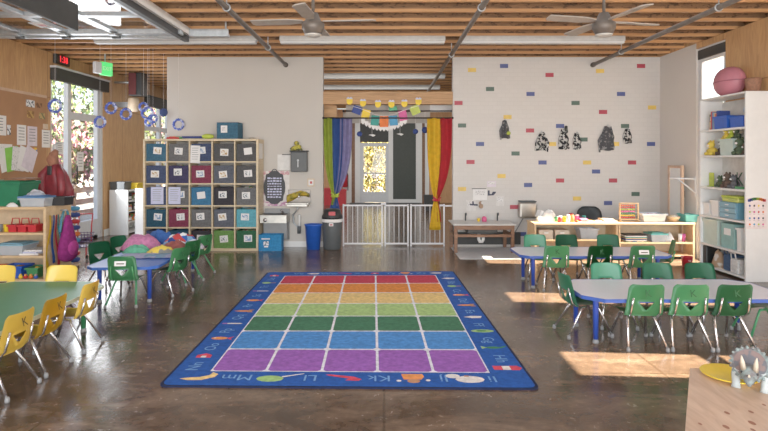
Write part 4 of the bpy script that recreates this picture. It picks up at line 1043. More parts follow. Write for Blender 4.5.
t = thing('plush_lizard', 'small yellow and green plush lizard on top of the black wall dispenser', 'plush toy', at(296, 151.3, WY - .07))
pm_ = mk_two('yellow_green_plush', rgb(186, 172, 60), rgb(96, 104, 62), 20, .45, .6)
b = MB(); b.tube([(-.09, 0, .03), (-.03, 0, .05), (.03, 0, .06), (.06, 0, .1)], [.02, .04, .045, .035], pm_, 10); b.ball((.01, -.01, .13), (.04, .035, .035), pm_, 12, 8); b.build('body', t)
for x, y, z in ((-.05, -.05, 0), (.05, -.05, 0), (.09, -.02, .02)):
    b = MB(); b.tube([(x * .6, 0, .05), (x, y, .035), (x * 1.1, y, .012)], [.018, .016, .012], pm_, 8); b.build('leg', t)
t = thing('wall_sink', 'small steel wall sink with a drain pipe and yellow cloth', 'sink', at(300, 202, WY))
b = MB(); b.box(-.19, .17, -.02, 0, -.02, .2, mat('brushed_brown_steel', rgb(120, 112, 104), .35, .6), .004); b.build('backsplash', t)
b = MB(); b.box(-.18, .16, -.26, -.02, -.06, -.02, M['stainless'], .012); b.box(-.19, -.16, -.27, 0, -.02, .0, M['stainless'], .004); b.box(.14, .17, -.27, 0, -.02, .0, M['stainless'], .004); b.box(-.16, .14, -.27, -.245, -.02, .0, M['stainless'], .004); b.build('basin', t)
b = MB(); b.tube([(-.02, -.12, -.06), (-.03, -.1, -.12), (-.1, -.08, -.2), (-.09, -.06, -.33), (-.03, -.06, -.4), (-.005, -.06, -.46)], .013, M['steel'], 8); b.tube([(0, -.06, -.2), (0, -.06, -.42)], .018, M['white'], 8); b.tube([(-.005, -.06, -.38), (-.005, -.06, -.5)], .03, M['dgrey'], 10); b.build('drain_pipe', t)
b = MB(); b.tube([(.0, -.02, .1), (0, -.1, .13), (0, -.13, .08)], .01, M['chrome'], 8); b.build('tap', t)
b = MB()
def yc(u, v): return (-.2 + .36 * u, -.055 - .05 * math.sin(PI * v) - .02 * math.sin(u * 11), .19 - .06 * abs(u - .6) * 2 - .13 * v * (1 - .55 * u) + .01 * noise.noise(Vector((u * 7, v * 7, 1))))
b.grid(yc, 14, 8, mk_two('yellow_floral_cloth', rgb(226, 198, 70), rgb(150, 140, 60), 12, .5, .62), .006)
tag(b.build('drying_cloth', None, at(300, 202, WY)), 'yellow patterned cloth draped over the wall sink', 'cloth')
t = thing('wall_outlet', 'pale wall plate with a small picture above the wall sink', 'wall plate', at(311, 182.5, WY))
b = MB(); b.box(-.06, .06, -.008, 0, -.065, .065, mat('tan_plate', rgb(206, 184, 152), .6), .003); b.build('plate', t)
b = MB(); b.box(-.04, .04, -.011, -.008, -.045, .045, M['paper']); b.box(-.015, .02, -.013, -.011, -.02, .02, M['red']); b.build('card', t)

t = thing('recycling_bin', 'bright blue tapered waste bin below the wall sink', 'waste bin', (X_(313, 8.72), 8.76, 0))
b = MB(); b.lathe([(.105, 0), (.13, .37), (.142, .375), (.142, .395), (.128, .395), (.1, .012)], M['blue'], 28, sx=1, sy=.8); b.build('bin_body', t)
t = thing('waste_bin', 'dark grey waste bin with black lid and white bag rim', 'waste bin', (X_(332, 8.72), 8.76, 0))
b = MB(); b.lathe([(.125, 0), (.14, .02), (.155, .45), (.15, .5)], M['dgrey'], 28, sx=1, sy=.85); b.build('bin_body', t)
b = MB(); b.lathe([(.157, .43), (.163, .44), (.163, .475), (.157, .48)], M['paper'], 28, sx=1, sy=.86); b.build('bag_rim', t)
b = MB(); b.lathe([(.165, .48), (.165, .52), (.14, .56), (.13, .62), (.1, .635)], M['black'], 28, sx=1, sy=.86); b.build('lid', t)
b = MB(); b.box(-.035, .03, -.162, -.148, .38, .425, M['paper']); b.box(-.02, .02, -.166, -.162, .39, .41, M['red']); b.box(-.04, .06, -.15, -.135, .545, .6, M['red']); b.build('sticker', t)

# ------------------------------------------------------------------ CURTAINED OPENING
def rod(py, px0, px1, Y, label):
    t = thing('curtain_rod', label, 'curtain rod', (0, Y, Z_(py, Y)), 0, 'curtain rods in the opening')
    b = MB(); b.tube([(X_(px0, Y), 0, 0), (X_(px1, Y), 0, 0)], .011, M['black'], 8); b.build('rod', t)
    for px in (px0, px1):
        b = MB(); b.ball((X_(px, Y), 0, 0), .02, M['black'], 10, 8); b.build('finial', t)
R1 = 8.95
rod(118, 323.5, 452.5, R1, 'black curtain rod the coloured curtains hang on')
rod(111, 343.5, 452, 9.3, 'thin black rod just above and behind the curtain rod')
def curtain(label, strips, tie_px, tie_py, tie_m, end_py, Y, ztop=118):
    t = thing('sheer_curtain', label, 'curtain', (0, Y, 0), 0, 'tied back sheer curtains')
    zt, zk, ze = Z_(ztop, Y), Z_(tie_py, Y), Z_(end_py, Y)
    xt = X_(tie_px, Y)
    for i, (p0, p1, m, q0, q1, en) in enumerate(strips):
        xa, xb, ea, eb = X_(p0, Y), X_(p1, Y), X_(q0, Y), X_(q1, Y)
        zend = Z_(en, Y)
        def cf(u, v, xa=xa, xb=xb, ea=ea, eb=eb, zend=zend, i=i):
            if v < .75:
                q = v / .75; k = q ** 3.2
                x = (xa + (xb - xa) * u) * (1 - k) + (xt + (i - 1) * .012 + (u - .5) * .05) * k; z = zt + (zk - zt) * q
            else:
                q = (v - .75) / .25; k = q ** .7
                x = (xt + (i - 1) * .012 + (u - .5) * .05) * (1 - k) + (ea + (eb - ea) * u) * k; z = zk + (zend - zk) * q
            return (x, .035 * math.sin(u * 9 + i * 2) * (1 - .6 * min(1, v / .7)) + .018 * i, z)
        b = MB(); b.grid(cf, 18, 28, m, .002); b.build('panel', t)['label'] = ['%s sheer panel' % m.name.split('_')[0]][0]
    b = MB(); b.torus((xt, .0, zk), .045, .022, tie_m, 16, 8, 'z'); b.tube([(xt, -.05, zk), (xt + .07, -.06, zk + .05)], [.02, .008], tie_m, 8); b.tube([(xt, -.05, zk), (xt - .06, -.06, zk + .06)], [.02, .008], tie_m, 8); b.build('tie', t)
curtain('lime blue and lavender sheer curtain tied back on the bin side of the opening', [(323.5, 333, mat('lime_sheer', rgb(168, 188, 56), .8), 331, 334, 205), (331, 343, mat('blue_sheer', rgb(48, 88, 168), .8), 329, 340, 211), (340, 352, mat('lavender_sheer', rgb(150, 144, 196), .8), 334, 338, 206)], 335, 196, M['lime'], 211, R1)
curtain('yellow and red sheer curtain tied back on the sink side of the opening', [(427, 441, mat('yellow_sheer', rgb(244, 196, 30), .8), 429, 441, 230), (439, 452, mat('red_sheer', rgb(204, 36, 48), .8), 436, 441.5, 222)], 436.5, 200, M['red'], 230, R1)
# bunting
t = thing('flag_bunting', 'string of coloured square flags with white scalloped fringe across the opening', 'bunting', (0, 8.98, 0))
FYb = 0; Yb_ = 8.98
fl = [(357, 110, 9, 8, .35, M['navy'], 'navy'), (366, 114, 8, 9, .25, M['yel'], 'yellow'), (375, 120.5, 8, 10, .12, M['tealc'], 'teal'), (384, 121.5, 8.5, 11, 0, M['orange'], 'orange'), (393.5, 120.5, 8, 10, -.1, M['cyan'], 'sky blue'), (403, 115.5, 8, 10, -.22, M['pink'], 'pink'), (415, 110, 9, 9, -.4, M['lime'], 'lime')]
for px, py, w, h, a, m, n_ in fl:
    x, _, z = at(px, py, Yb_); u = Yb_ / F
    b = MB(); T = Matrix.Translation((x, 0, z)) @ Matrix.Rotation(-a, 4, 'Y') if False else Matrix.Translation((x, 0, z)) @ Matrix.Rotation(a, 4, 'Y')
    b.box(-w * u / 2, w * u / 2, -.002, .002, -h * u / 2, h * u / 2, m, 0, T); b.build('flag', t)['label'] = n_ + ' flag'
b = MB(); pts = [at(352, 106, Yb_), at(362, 109, Yb_), at(375, 114.5, Yb_), at(384, 116, Yb_), at(394, 114.5, Yb_), at(407, 109, Yb_), at(419, 105.5, Yb_)]
b.tube([(p[0], 0, p[2]) for p in pts], .004, M['paper'], 6); b.build('string', t)
b = MB(); n = 13
for k in range(n):
    q = k / (n - 1); px = 363 + 42 * q; py = 122 + 7 * (1 - (2 * q - 1) ** 2); u = Yb_ / F; x, _, z = at(px, py, Yb_)
    b.prism([(x - 1.9 * u, z + 3 * u), (x + 1.9 * u, z + 3 * u), (x + 1.7 * u, z - .5 * u), (x, z - 2.5 * u), (x - 1.7 * u, z - .5 * u)], .004, .007, M['paper'], 'xz')
b.build('fringe', t)
for i, (px, py, lab) in enumerate(((349.5, 101, 'first from the lime curtain'), (363, 103, 'second from the lime curtain'), (378, 104, 'third from the lime curtain'), (391.5, 104, 'fourth from the lime curtain'), (404.5, 103.5, 'fifth, beside the lime flag'), (418.5, 101.5, 'nearest the yellow curtain'))):
    x, _, z = at(px, py, BY); u = BY / F
    b = MB(); b.prism([(-3 * u, 3.2 * u), (3 * u, 3.2 * u), (3 * u, -1.5 * u), (1.2 * u, -3.5 * u), (-1.2 * u, -3.5 * u), (-3 * u, -1.5 * u)], -.004, 0, M['yel'], 'xz')
    b.prism([(-3 * u, 3 * u), (-1.5 * u, 4.2 * u), (0, 3.4 * u), (1.5 * u, 4.2 * u), (3 * u, 3 * u), (3 * u, 2.2 * u), (-3 * u, 2.2 * u)], -.006, -.001, M['lavpaper'], 'xz')
    tag(b.build('paper_cutout', None, (x, BY + .019, z)), 'yellow paper cutout pinned on the header beam, %s' % lab, 'paper cutout', 'yellow cutouts on the header beam')
b = MB(); x, _, z = at(392.5, 109, 9.25); b.prism([(-.07, .04), (.07, .05), (.08, -.02), (-.05, -.03)], -.003, .003, mat('mint_card', rgb(90, 190, 140), .7), 'xz'); b.tube([(0, 0, .04), (0, .1, .12)], .003, M['paper'], 5)
tag(b.build('paper_flag', None, (x, 9.25, z)), 'small mint green paper flag behind the bunting', 'paper flag')
for px, py, r, lab in ((359.5, 134, .045, 'nearest the lavender curtain'), (415.5, 131.5, .045, 'smaller of two near yellow curtain'), (425, 130, .055, 'larger of two near yellow curtain')):
    t = thing('paper_lantern', 'small dark blue paper ball hanging in the opening, %s' % lab, 'ornament', at(px, py, 9.3), 0, 'blue paper balls in the opening')
    b = MB(); b.ball((0, 0, 0), r, mat('deep_blue_paper', rgb(36, 60, 132), .7), 14, 10); b.build('ball', t)
    b = MB(); b.tube([(0, 0, r), (0, 0, Z_(111, 9.3) - Z_(py, 9.3))], .003, M['paper'], 5); b.build('thread', t)
for px, py, lab in ((372, 135.5, 'left of the door frame post'), (400, 134.5, 'right of the door frame post')):
    t = thing('paper_bird', 'white paper bird hanging in the opening, %s' % lab, 'ornament', at(px, py, 9.3), 0, 'white paper birds in the opening')
    b = MB(); b.prism([(-.06, .01), (-.02, .0), (.02, -.02), (.06, .005), (.02, .02), (-.02, .018)], -.004, .004, M['paper'], 'xz'); b.build('body', t)
    b = MB(); b.tube([(0, 0, .01), (0, 0, Z_(111, 9.3) - Z_(py, 9.3))], .002, M['paper'], 4); b.build('thread', t)

# baby gate
t = thing('safety_gate', 'white barred safety gate closing the curtained opening', 'gate', (0, 9.06, 0))
gm = mat('white_gate_paint', rgb(226, 226, 230), .4, 0, .03); gz = .675
for x0, x1, lab in ((342, 383.5, 'first'), (383.5, 409.5, 'mid'), (409.5, 445.5, 'last')):
    xa, xb = X_(x0, 9.06) + .012, X_(x1, 9.06) - .012
    b = MB(); b.box(xa, xb, -.012, .012, gz - .024, gz, gm, .004); b.box(xa, xb, -.012, .012, .03, .055, gm, .004); b.box(xa, xa + .024, -.012, .012, 0, gz + .01, gm, .004); b.box(xb - .024, xb, -.012, .012, 0, gz + .01, gm, .004)
    pn = b.build('gate_panel', t); n = max(3, round((xb - xa) / .085))
    for i in range(1, n):
        x = xa + (xb - xa) * i / n
        b = MB(); b.tube([(x, 0, .05), (x, 0, gz - .02)], .0055, gm, 8); b.build('bar', pn)
b = MB(); b.box(X_(383, 9.06) - .03, X_(383, 9.06) + .05, -.03, .03, gz, gz + .03, gm, .005); b.build('latch', t)
b = MB(); b.box(X_(445.5, 9.06) - .012, X_(453, 9.06), -.01, .01, gz - .03, gz - .01, gm, .003); b.build('wall_bracket', t)

# things in the far room
tub('storage_crate', 'red plastic crate at the far plywood wall, beside the lime curtain', 'crate', (X_(328.5, 17.2), 17.4, 0), .36, .4, .5, M['red'], .95, 0, M['red'], 'red crates in the far room')
tub('storage_crate', 'red plastic crate at the far plywood wall, nearer the glass door', 'crate', (X_(341, 17.2), 17.4, 0), .3, .4, .46, M['red'], .95, 0, M['red'], 'red crates in the far room')
t = thing('fire_extinguisher', 'red fire extinguisher hung on the far wall beside the curtain', 'fire extinguisher', at(345.2, 178, FY))
b = MB(); b.lathe([(.06, -.3), (.09, -.27), (.09, .2), (.04, .3)], M['red'], 16, (0, -.1, 0)); b.build('cylinder', t)
b = MB(); b.tube([(0, -.1, .3), (0, -.14, .4)], .025, M['black'], 8); b.tube([(0, -.14, .36), (.1, -.16, .1), (.1, -.16, -.4)], .015, M['black'], 6); b.build('valve', t)
tub('storage_tote', 'dark open tote in the far room behind the yellow curtain', 'storage tote', (X_(432, 15.5), 15.6, 0), .42, .4, .42, M['charcoal'], .95, 0, None, None, True, M['black'])

# ------------------------------------------------------------------ TILED WALL: sink bench etc.
t = thing('sink_bench', 'low steel sink set in a brown wooden frame against the tiled wall', 'sink', (0, 0, 0))
sx0, sx1, sy0, sy1 = X_(454, 8.4), X_(514, 8.4), 8.36, 8.97
b = MB(); b.box(sx0, sx1, sy0, sy0 + .03, .355, .42, M['brownwood'], .004); b.box(sx0, sx1, sy0 + .02, sy0 + .05, .24, .28, M['brownwood'], .004); b.box(sx0, sx0 + .04, sy0 + .05, sy1, .24, .28, M['brownwood'], .004); b.box(sx1 - .04, sx1, sy0 + .05, sy1, .24, .28, M['brownwood'], .004); b.build('apron', t)
for x in (sx0, sx1 - .05):
    for y in (sy0 + .005, sy1 - .06):
        b = MB(); b.box(x, x + .05, y, y + .05, .0, .355, M['brownwood'], .004); b.build('leg', t)
b = MB()
tm = mat('grey_counter_laminate', rgb(196, 194, 190), .35)
b.box(sx0 - .02, sx1 + .02, sy0 - .02, sy1, .42, .438, tm, .003); b.build('countertop', t)
b = MB(); b.box(sx0 + .2, sx1 - .25, sy0 + .03, sy1 - .1, .3, .355, M['charcoal'], .01); b.build('basin', t)
b = MB(); b.box(sx0 + .25, sx1 - .3, sy0 + .08, sy1 - .15, .28, .3, M['dgrey'], .006); b.build('tray_shelf', t)
b = MB(); xm = (sx0 + sx1) / 2 - .02
b.tube([(xm - .03, sy0 + .2, .3), (xm - .03, sy0 + .2, .18), (xm - .015, sy0 + .2, .15), (xm + .02, sy0 + .2, .15), (xm + .035, sy0 + .2, .18), (xm + .035, sy0 + .2, .22)], .026, M['white'], 8); b.build('drain_trap', t)
for px in (465.5, 497.5):
    x = X_(px, 8.85)
    b = MB(); b.tube([(x, 8.86, .438), (x, 8.86, .55), (x, 8.8, .56), (x, 8.78, .53)], .012, M['dgrey'], 8); b.build('tap', t)
t = thing('soap_bottle', 'pink soap bottle standing on the low sink counter', 'soap bottle', (X_(484.5, 8.7), 8.72, .438))
b = MB(); b.lathe([(.035, 0), (.04, .01), (.04, .06), (.015, .085)], mat('pink_soap', rgb(222, 76, 130), .3), 16); b.build('bottle', t)
b = MB(); b.lathe([(.015, .085), (.015, .1)], M['paper'], 10); b.tube([(0, 0, .1), (0, -.03, .105)], .006, M['paper'], 6); b.build('pump', t)
b = MB(); b.lathe([(.02, 0), (.026, .05), (.02, .048), (.016, .005)], M['yel'], 12); tag(b.build('small_cup', None, (X_(479, 8.7), 8.74, .438)), 'small yellow cup beside the pink soap bottle', 'cup')
b = MB(); b.box(X_(456, 8.3), X_(519, 8.3), 7.87, 8.9, 0, .006, mat('white_floor_sheet', rgb(206, 206, 208), .35), .002); tag(b.build('floor_sheet'), 'white plastic sheet on the floor under the low sink', 'floor sheet')
t = thing('towel_dispenser', 'stainless paper towel dispenser on the tiled wall beside the sink', 'dispenser', at(526, 209, BY - .004))
b = MB(); b.box(-.14, .14, -.17, 0, -.135, .12, M['stainless'], .03); b.build('case', t)
b = MB(); b.box(-.13, .13, -.16, 0, .12, .14, M['dgrey'], .006); b.build('top_cap', t)
b = MB(); b.tube([(-.05, -.03, -.135), (-.12, -.02, -.27), (-.18, -.015, -.37)], .008, M['grey'], 6); b.build('cord', t)
random.seed(9)
def pr(b, w, h): b.box(-w * .75, w * .75, -.0045, -.003, -h * .1, h * .7, M['print'])
gps = 'sheets taped above the low sink'
for p0, p1, q0, q1, m, lab, ex in ((473, 487, 189, 200, M['paper'], 'white hand washing sheet taped above the low sink', pr), (466, 476, 200, 211, mat('tile_white_card', rgb(212, 208, 204), .8), 'white card low above the left tap', pr), (487, 496, 181, 187, mat('faint_lilac_paper', rgb(216, 204, 216), .85), 'faint lilac card above the small black sign', pr), (496, 504, 196, 206, mat('tile_white_card', rgb(212, 208, 204), .8), 'white card above the right tap', pr)):
    sheet(p0, p1, q0, q1, BY - .005, m, lab, 0, gps, extra=ex)
b = MB(); x, _, z = at(479, 188.7, BY - .005); b.box(-.115, .115, -.012, 0, -.006, .006, M['charcoal']); tag(b.build('hanging_rail', None, (x, BY - .005, z)), 'thin dark rail along the top of the hand washing sheet', 'rail')
for px, py, s_, lab in ((474, 204, 1, 'lower one near the left tap'), (491.5, 193.5, .9, 'upper one right of the hand washing sheet')):
    x, _, z = at(px, py, BY - .006)
    b = MB(); b.prism([(-.07, -.02), (.06, -.03), (.06, 0), (.0, 0), (-.005, .045), (-.03, .045), (-.03, .0), (-.07, .01)] if s_ == 1 else [(-.06, .05), (-.03, .05), (-.03, -.005), (.0, -.01), (.02, .03), (.07, .03), (.07, .01), (.03, -.03), (-.06, -.035)], -.004, 0, mat('navy_vinyl', rgb(44, 48, 74), .6), 'xz')
    tag(b.build('wall_decal', None, (x, BY - .006, z)), 'small dark cut out on tiled wall, %s' % lab, 'wall decal', 'dark cut out shapes above the sink')
t = thing('hand_puppet', 'small brown and white figure hanging on the wall above the sink', 'toy', at(481, 208, BY - .03))
b = MB(); b.ball((0, 0, .03), (.035, .025, .04), mat('tan_plush', rgb(176, 140, 112), .9)); b.ball((-.005, 0, .08), (.03, .025, .03), mat('tan_plush', rgb(176, 140, 112), .9)); b.build('body', t)
b = MB(); b.ball((.012, -.02, .085), (.018, .012, .018), M['paper']); b.build('face', t)

# cow print smocks
sm = [(505, 129, 8, 19, 'darkcow', 'dark one at the sink end', .25), (541, 141, 11, 19, 'cow', 'second from the sink end', -.35), (563.5, 139, 10, 21, 'cow', 'third, with a raised dark collar', .0), (576.5, 141, 9, 17, 'cow', 'fourth, smaller with one strap', .1), (607, 138, 14, 25, 'darkcow', 'largest one, mostly dark', -.15), (627, 136, 9, 15, 'cow', 'last and smallest one, nearest the white wall', 0)]
for px, py, w, h, m, lab, a in sm:
    u = BY / F; x, _, z = at(px, py, BY)
    t = thing('costume_smock', 'blotched costume cloth hung on the tiled wall, %s' % lab, 'costume', (x, BY - .0005, z), 0, 'blotched costumes on the tiled wall')
    b = MB(); sd = px
    W2, H2 = w * u / 2, h * u / 2
    def cf(u_, v, W2=W2, H2=H2, sd=sd, a=a):
        wid = W2 * (.5 + .55 * min(1, v * 2.2)) * (1 + .18 * noise.noise(Vector((v * 4, sd, 0))))
        x = (2 * u_ - 1) * wid + a * W2 * (v - .5) * 1.2
        return (x, -.012 - .045 * (math.sin(PI * u_) ** .7) * (.6 + .6 * math.sin(PI * min(1, v + .1))) - .012 * math.sin(u_ * 10 + v * 3), H2 * (.9 - 1.9 * v) - .04 * H2 * math.sin(u_ * 7 + sd))
    b.grid(cf, 14, 16, M[m], .006); b.build('cloth', t)
    b = MB(); b.tube([(0, 0, H2 * .98), (0, -.03, H2 * .98), (0, -.035, H2 * 1.08)], .005, M['steel'], 6); b.build('hook', t)
    if px in (505, 541, 607):
        b = MB(); s = -1 if px != 541 else 1
        b.tube([(s * W2 * .8, -.03, H2 * .3), (s * W2 * 1.25, -.025, -H2 * .2), (s * W2 * 1.1, -.02, -H2 * 1.15)], [.016, .02, .012], M[m], 8); b.build('sleeve', t)
    if px == 563.5:
        b = MB(); b.tube([(.03, -.03, H2 * .6), (.035, -.03, H2 * 1.25)], [.035, .02], M['charcoal'], 8); b.build('collar', t)
    if px == 505:
        b = MB(); b.ball((.045, -.06, -H2 * .45), (.035, .02, .03), M['lime'], 10, 8); b.build('badge', t)

# ------------------------------------------------------------------ LONG WOODEN COUNTERS
KF, KD, KZ = 7.86, .40, .515
def counter(x0, x1, label, shelves):
    t = thing('low_shelf', label, 'shelf', (0, KF, 0), 0, 'low wooden shelf units before the tiled wall')
    b = MB(); b.box(x0 - .01, x1 + .0, -.015, KD, KZ - .028, KZ, M['maple'], .004); b.build('top_board', t)
    for x in (x0, x1 - .03):
        b = MB(); b.box(x, x + .025, 0, KD, 0, KZ - .028, M['maple'], .003); b.build('side_panel', t)
    b = MB(); b.box(x0 + .025, x1 - .03, KD - .012, KD, .0, KZ - .028, mat('pale_back_panel', rgb(214, 186, 148), .6)); b.build('back_panel', t)
    for z in shelves:
        b = MB(); b.box(x0 + .025, x1 - .03, 0.0, KD - .012, z - .022, z, M['maple']); b.build('shelf_board', t)
    return t
kx0, kx1, kx2 = X_(534.5, KF), X_(618.5, KF), X_(695, KF)
counter(kx0, kx1, 'low wooden shelf unit by the sink with crafts on top', (.06, .28))
counter(kx1 + .004, kx2, 'low wooden shelf unit by the white side wall with the abacus on top', (.06, .24))
KT = KZ + .0003
def kx(px, dy=.15): return X_(px, KF + dy)
heap(541, 0, 8.02, .1, .08, .07, mk_two('grey_brown_cloth', rgb(150, 142, 130), rgb(204, 200, 196), 9), 'grey crumpled cloth at the sink end of the wooden shelf top', 41, 'cloth', 'crumpled_cloth', KT, None)
heap(549, 0, 8.1, .13, .1, .15, M['paper'], 'large white crumpled paper on the wooden shelf top', 42, 'paper', 'crumpled_paper', KT, None)
b = MB(); b.box(-.06, .06, -.05, .05, 0, .11, M['paper'], .004, Matrix.Rotation(.5, 4, 'Y')); tag(b.build('folded_paper', None, (kx(540, .3), 8.18, KT + .03), .3), 'folded white paper standing on the wooden shelf top near the dispenser', 'paper')
crafts = [('paint_jar', 'red', M['red'], 560, .05, .03, .09), ('paint_jar', 'yellow', M['yel'], 564.5, .09, .03, .08), ('paint_jar', 'white', M['paper'], 568, .05, .028, .11), ('paint_jar', 'orange', M['orange'], 572, .1, .03, .1), ('paint_jar', 'green', M['green'], 556.5, .16, .028, .07), ('paint_jar', 'pink', M['pink'], 577, .16, .03, .1), ('paint_jar', 'dark red', mat('dark_red_lid', rgb(150, 40, 50)), 571, .2, .03, .12), ('paint_jar', 'teal', M['tealc'], 584, .22, .03, .08)]
for n_, cn, m, px, dy, r, h in crafts:
    t = thing(n_, '%s craft jar among the jars on the wooden shelf by the sink' % cn, 'jar', (kx(px, dy), KF + dy, KT), 0, 'craft jars on the wooden shelf')
    b = MB(); b.lathe([(r, 0), (r, h * .8), (r * .8, h * .86)], m if cn != 'white' else M['clear'], 14); b.build('jar', t)
    b = MB(); b.lathe([(r * .92, h * .84), (r * .92, h)], M['paper'] if cn in ('red', 'pink') else m, 14); b.build('lid', t)
random.seed(21)
for i, (px, m, w, cn) in enumerate(((582, M['orange'], .16, 'orange'), (590, mat('gold_book', rgb(236, 190, 90), .6), .18, 'gold'), (598, M['paper'], .17, 'white'), (608, mat('tan_tray', rgb(226, 170, 100), .6), .2, 'tan'), (576, M['pink'], .1, 'pink'), (606, mat('peach_card', rgb(240, 190, 140), .6), .15, 'peach'))):
    z = KT if i < 4 else KT + .0255
    b = MB(); b.box(-w / 2, w / 2, -.09, .09, 0, .025, m, .003); b.box(-w / 2 + .005, w / 2 + .003, -.092, -.088, .005, .02, M['paper'])
    tag(b.build('picture_book', None, (kx(px if i != 4 else 583, .1), KF + .11, z), random.uniform(-.15, .15)), '%s book or card lying flat on the wooden shelf top between jars and abacus' % cn, 'book', 'flat books on the wooden shelf')
# abacus
t = thing('abacus', 'wooden abacus frame with rows of coloured beads on the wooden shelf', 'abacus', (kx(629.5, .16), KF + .18, KT))
b = MB(); w, h = .14, .27
b.box(-w, -w + .018, -.015, .015, 0, h, M['maple'], .003); b.box(w - .018, w, -.015, .015, 0, h, M['maple'], .003); b.box(-w + .018, w - .018, -.015, .015, h - .018, h, M['maple']); b.box(-w + .018, w - .018, -.015, .015, 0.02, .04, M['maple']); b.box(-w, -w + .018, -.06, .06, 0, .018, M['maple']); b.box(w - .018, w, -.06, .06, 0, .018, M['maple']); b.build('frame', t)
for i, m in enumerate((M['red'], M['yel'], M['green'], M['pink'], M['lime'], M['red'], M['orange'])):
    b = MB(); z = .058 + i * .029; b.tube([(-w + .018, 0, z), (w - .018, 0, z)], .003, M['steel'], 6)
    for k in range(8): b.ball((-w + .035 + k * .026, 0, z), (.012, .012, .012), m, 8, 6)
    b.build('bead_row', t)
tub('lidded_box', 'clear box of white and pink crafts beside the abacus', 'storage box', (kx(651, .18), KF + .19, KT), .34, .26, .12, M['clear'], .85, 0, None, None, True, mk_two('white_pink_bits', rgb(236, 236, 240), rgb(200, 100, 150), 9))
b = MB(); b.lathe([(.05, 0), (.09, .05), (.095, .075), (.085, .073), (.045, .01)], M['maple'], 20); tag(b.build('wooden_bowl', None, (kx(673, .18), KF + .18, KT)), 'wooden bowl between the clear craft box and the teal tub', 'bowl')
heap(673, 0, KF + .18, .07, .06, .03, mk_two('beige_bits', rgb(206, 180, 140), rgb(230, 220, 200), 12), 'beige oddments heaped in the wooden bowl', 44, 'craft supplies', 'craft_bits', KT + .062, None)
tub('toy_bin', 'teal plastic tub at the wall end of the wooden shelf top', 'toy bin', (kx(688.5, .15), KF + .17, KT), .17, .22, .11, M['teal'], .88, 0, None, None, True, mk_two('teal_bits', rgb(150, 210, 200), rgb(220, 230, 226), 9))
# inside the units
for i, (px, lab) in enumerate(((546, 'first from the sink'), (562, 'second from the sink'))):
    t = thing('drawer_tray', 'pale pull out tray in the wooden shelf unit, %s' % lab, 'tray', (kx(px, .03), KF + .02, .2805), 0, 'pale trays in the wooden shelf')
    b = MB(); b.box(-.1, .1, 0, .3, 0, .13, mat('pale_tray', rgb(206, 188, 166), .5), .006); b.build('tray_body', t)
    b = MB(); b.box(-.03, .03, -.012, 0, .08, .1, M['paper'], .003); b.build('handle', t)
tub('wire_basket', 'clear plastic basket standing in front in the wooden shelf unit', 'basket', (kx(587.5, .1), KF + .13, .2805), .26, .2, .15, M['clear'], .85, 0, None, None, True, M['paper'])
for i in range(7):
    b = MB(); b.box(-.15, .15, -.11, .11, 0, .014, [M['books'], M['paper'], M['navy'], M['maple'], M['tealc'], M['paper'], M['charcoal']][i], .002)
    tag(b.build('puzzle_tray', None, (kx(634, .1) + random.uniform(-.01, .01), KF + .13, .2403 + i * .0145), random.uniform(-.05, .05)), 'flat puzzle board in the stack below the abacus, %s from the bottom' % ['lowest', 'second', 'third', 'fourth', 'fifth', 'sixth', 'topmost'][i], 'puzzle', 'puzzle boards in the wooden shelf')
tub('lidded_box', 'clear box with teal lid in the wooden shelf below the craft box', 'storage box', (kx(657, .1), KF + .14, .2403), .22, .22, .1, M['clear'], .9, 0, M['teal'], None, True, M['navy'])
heap(668, 0, 8.0, .09, .08, .11, M['paper'], 'white paper bundle beside the teal lidded box in the shelf', 46, 'paper', 'crumpled_paper', .2403, None)
for px, m, cn in ((680, M['paper'], 'white'), (683.5, M['pink'], 'pink')):
    b = MB(); b.lathe([(.02, 0), (.028, .11), (.024, .108), (.017, .005)], m, 14); tag(b.build('paper_cup', None, (kx(px, .08), KF + .08, .2403)), '%s tall cup in the wooden shelf near its wall end' % cn, 'cup', 'cups in the wooden shelf')
t = thing('sand_bucket', 'red toy bucket on the floor before the wooden shelf', 'bucket', (X_(687, 7.3), 7.3, 0))
b = MB(); b.lathe([(.055, 0), (.07, .13), (.074, .132), (.074, .14), (.064, .138), (.05, .01)], M['red'], 20); b.build('pail', t)
b = MB(); b.tube([(-.07, 0, .13), (-.05, -.03, .1), (0, -.075, .09), (.05, -.03, .1), (.07, 0, .13)], .004, M['paper'], 6); b.build('handle', t)
# adult chair behind the shelf
t = thing('office_chair', 'dark grey round backed chair behind the wooden shelf', 'chair', (X_(595, 8.62), 8.62, 0), PI)
b = MB(); b.grid(lambda u, v: ((2 * u - 1) * .2 * math.sqrt(1 - .7 * max(0, (v - .5) / .5) ** 3), -.2 - .06 * v - .05 * (1 - (2 * u - 1) ** 2), .32 + .34 * v), 12, 10, M['dgrey'], .015); b.build('backrest', t)
b = MB(); b.box(-.2, .2, -.2, .16, .3, .33, M['dgrey'], .012); b.build('seat', t)
for sx in (-1, 1):
    for y in (-.18, .14):
        b = MB(); b.tube([(sx * .16, y * .9, .3), (sx * .19, y, 0)], .012, M['steel'], 8); b.build('leg', t)

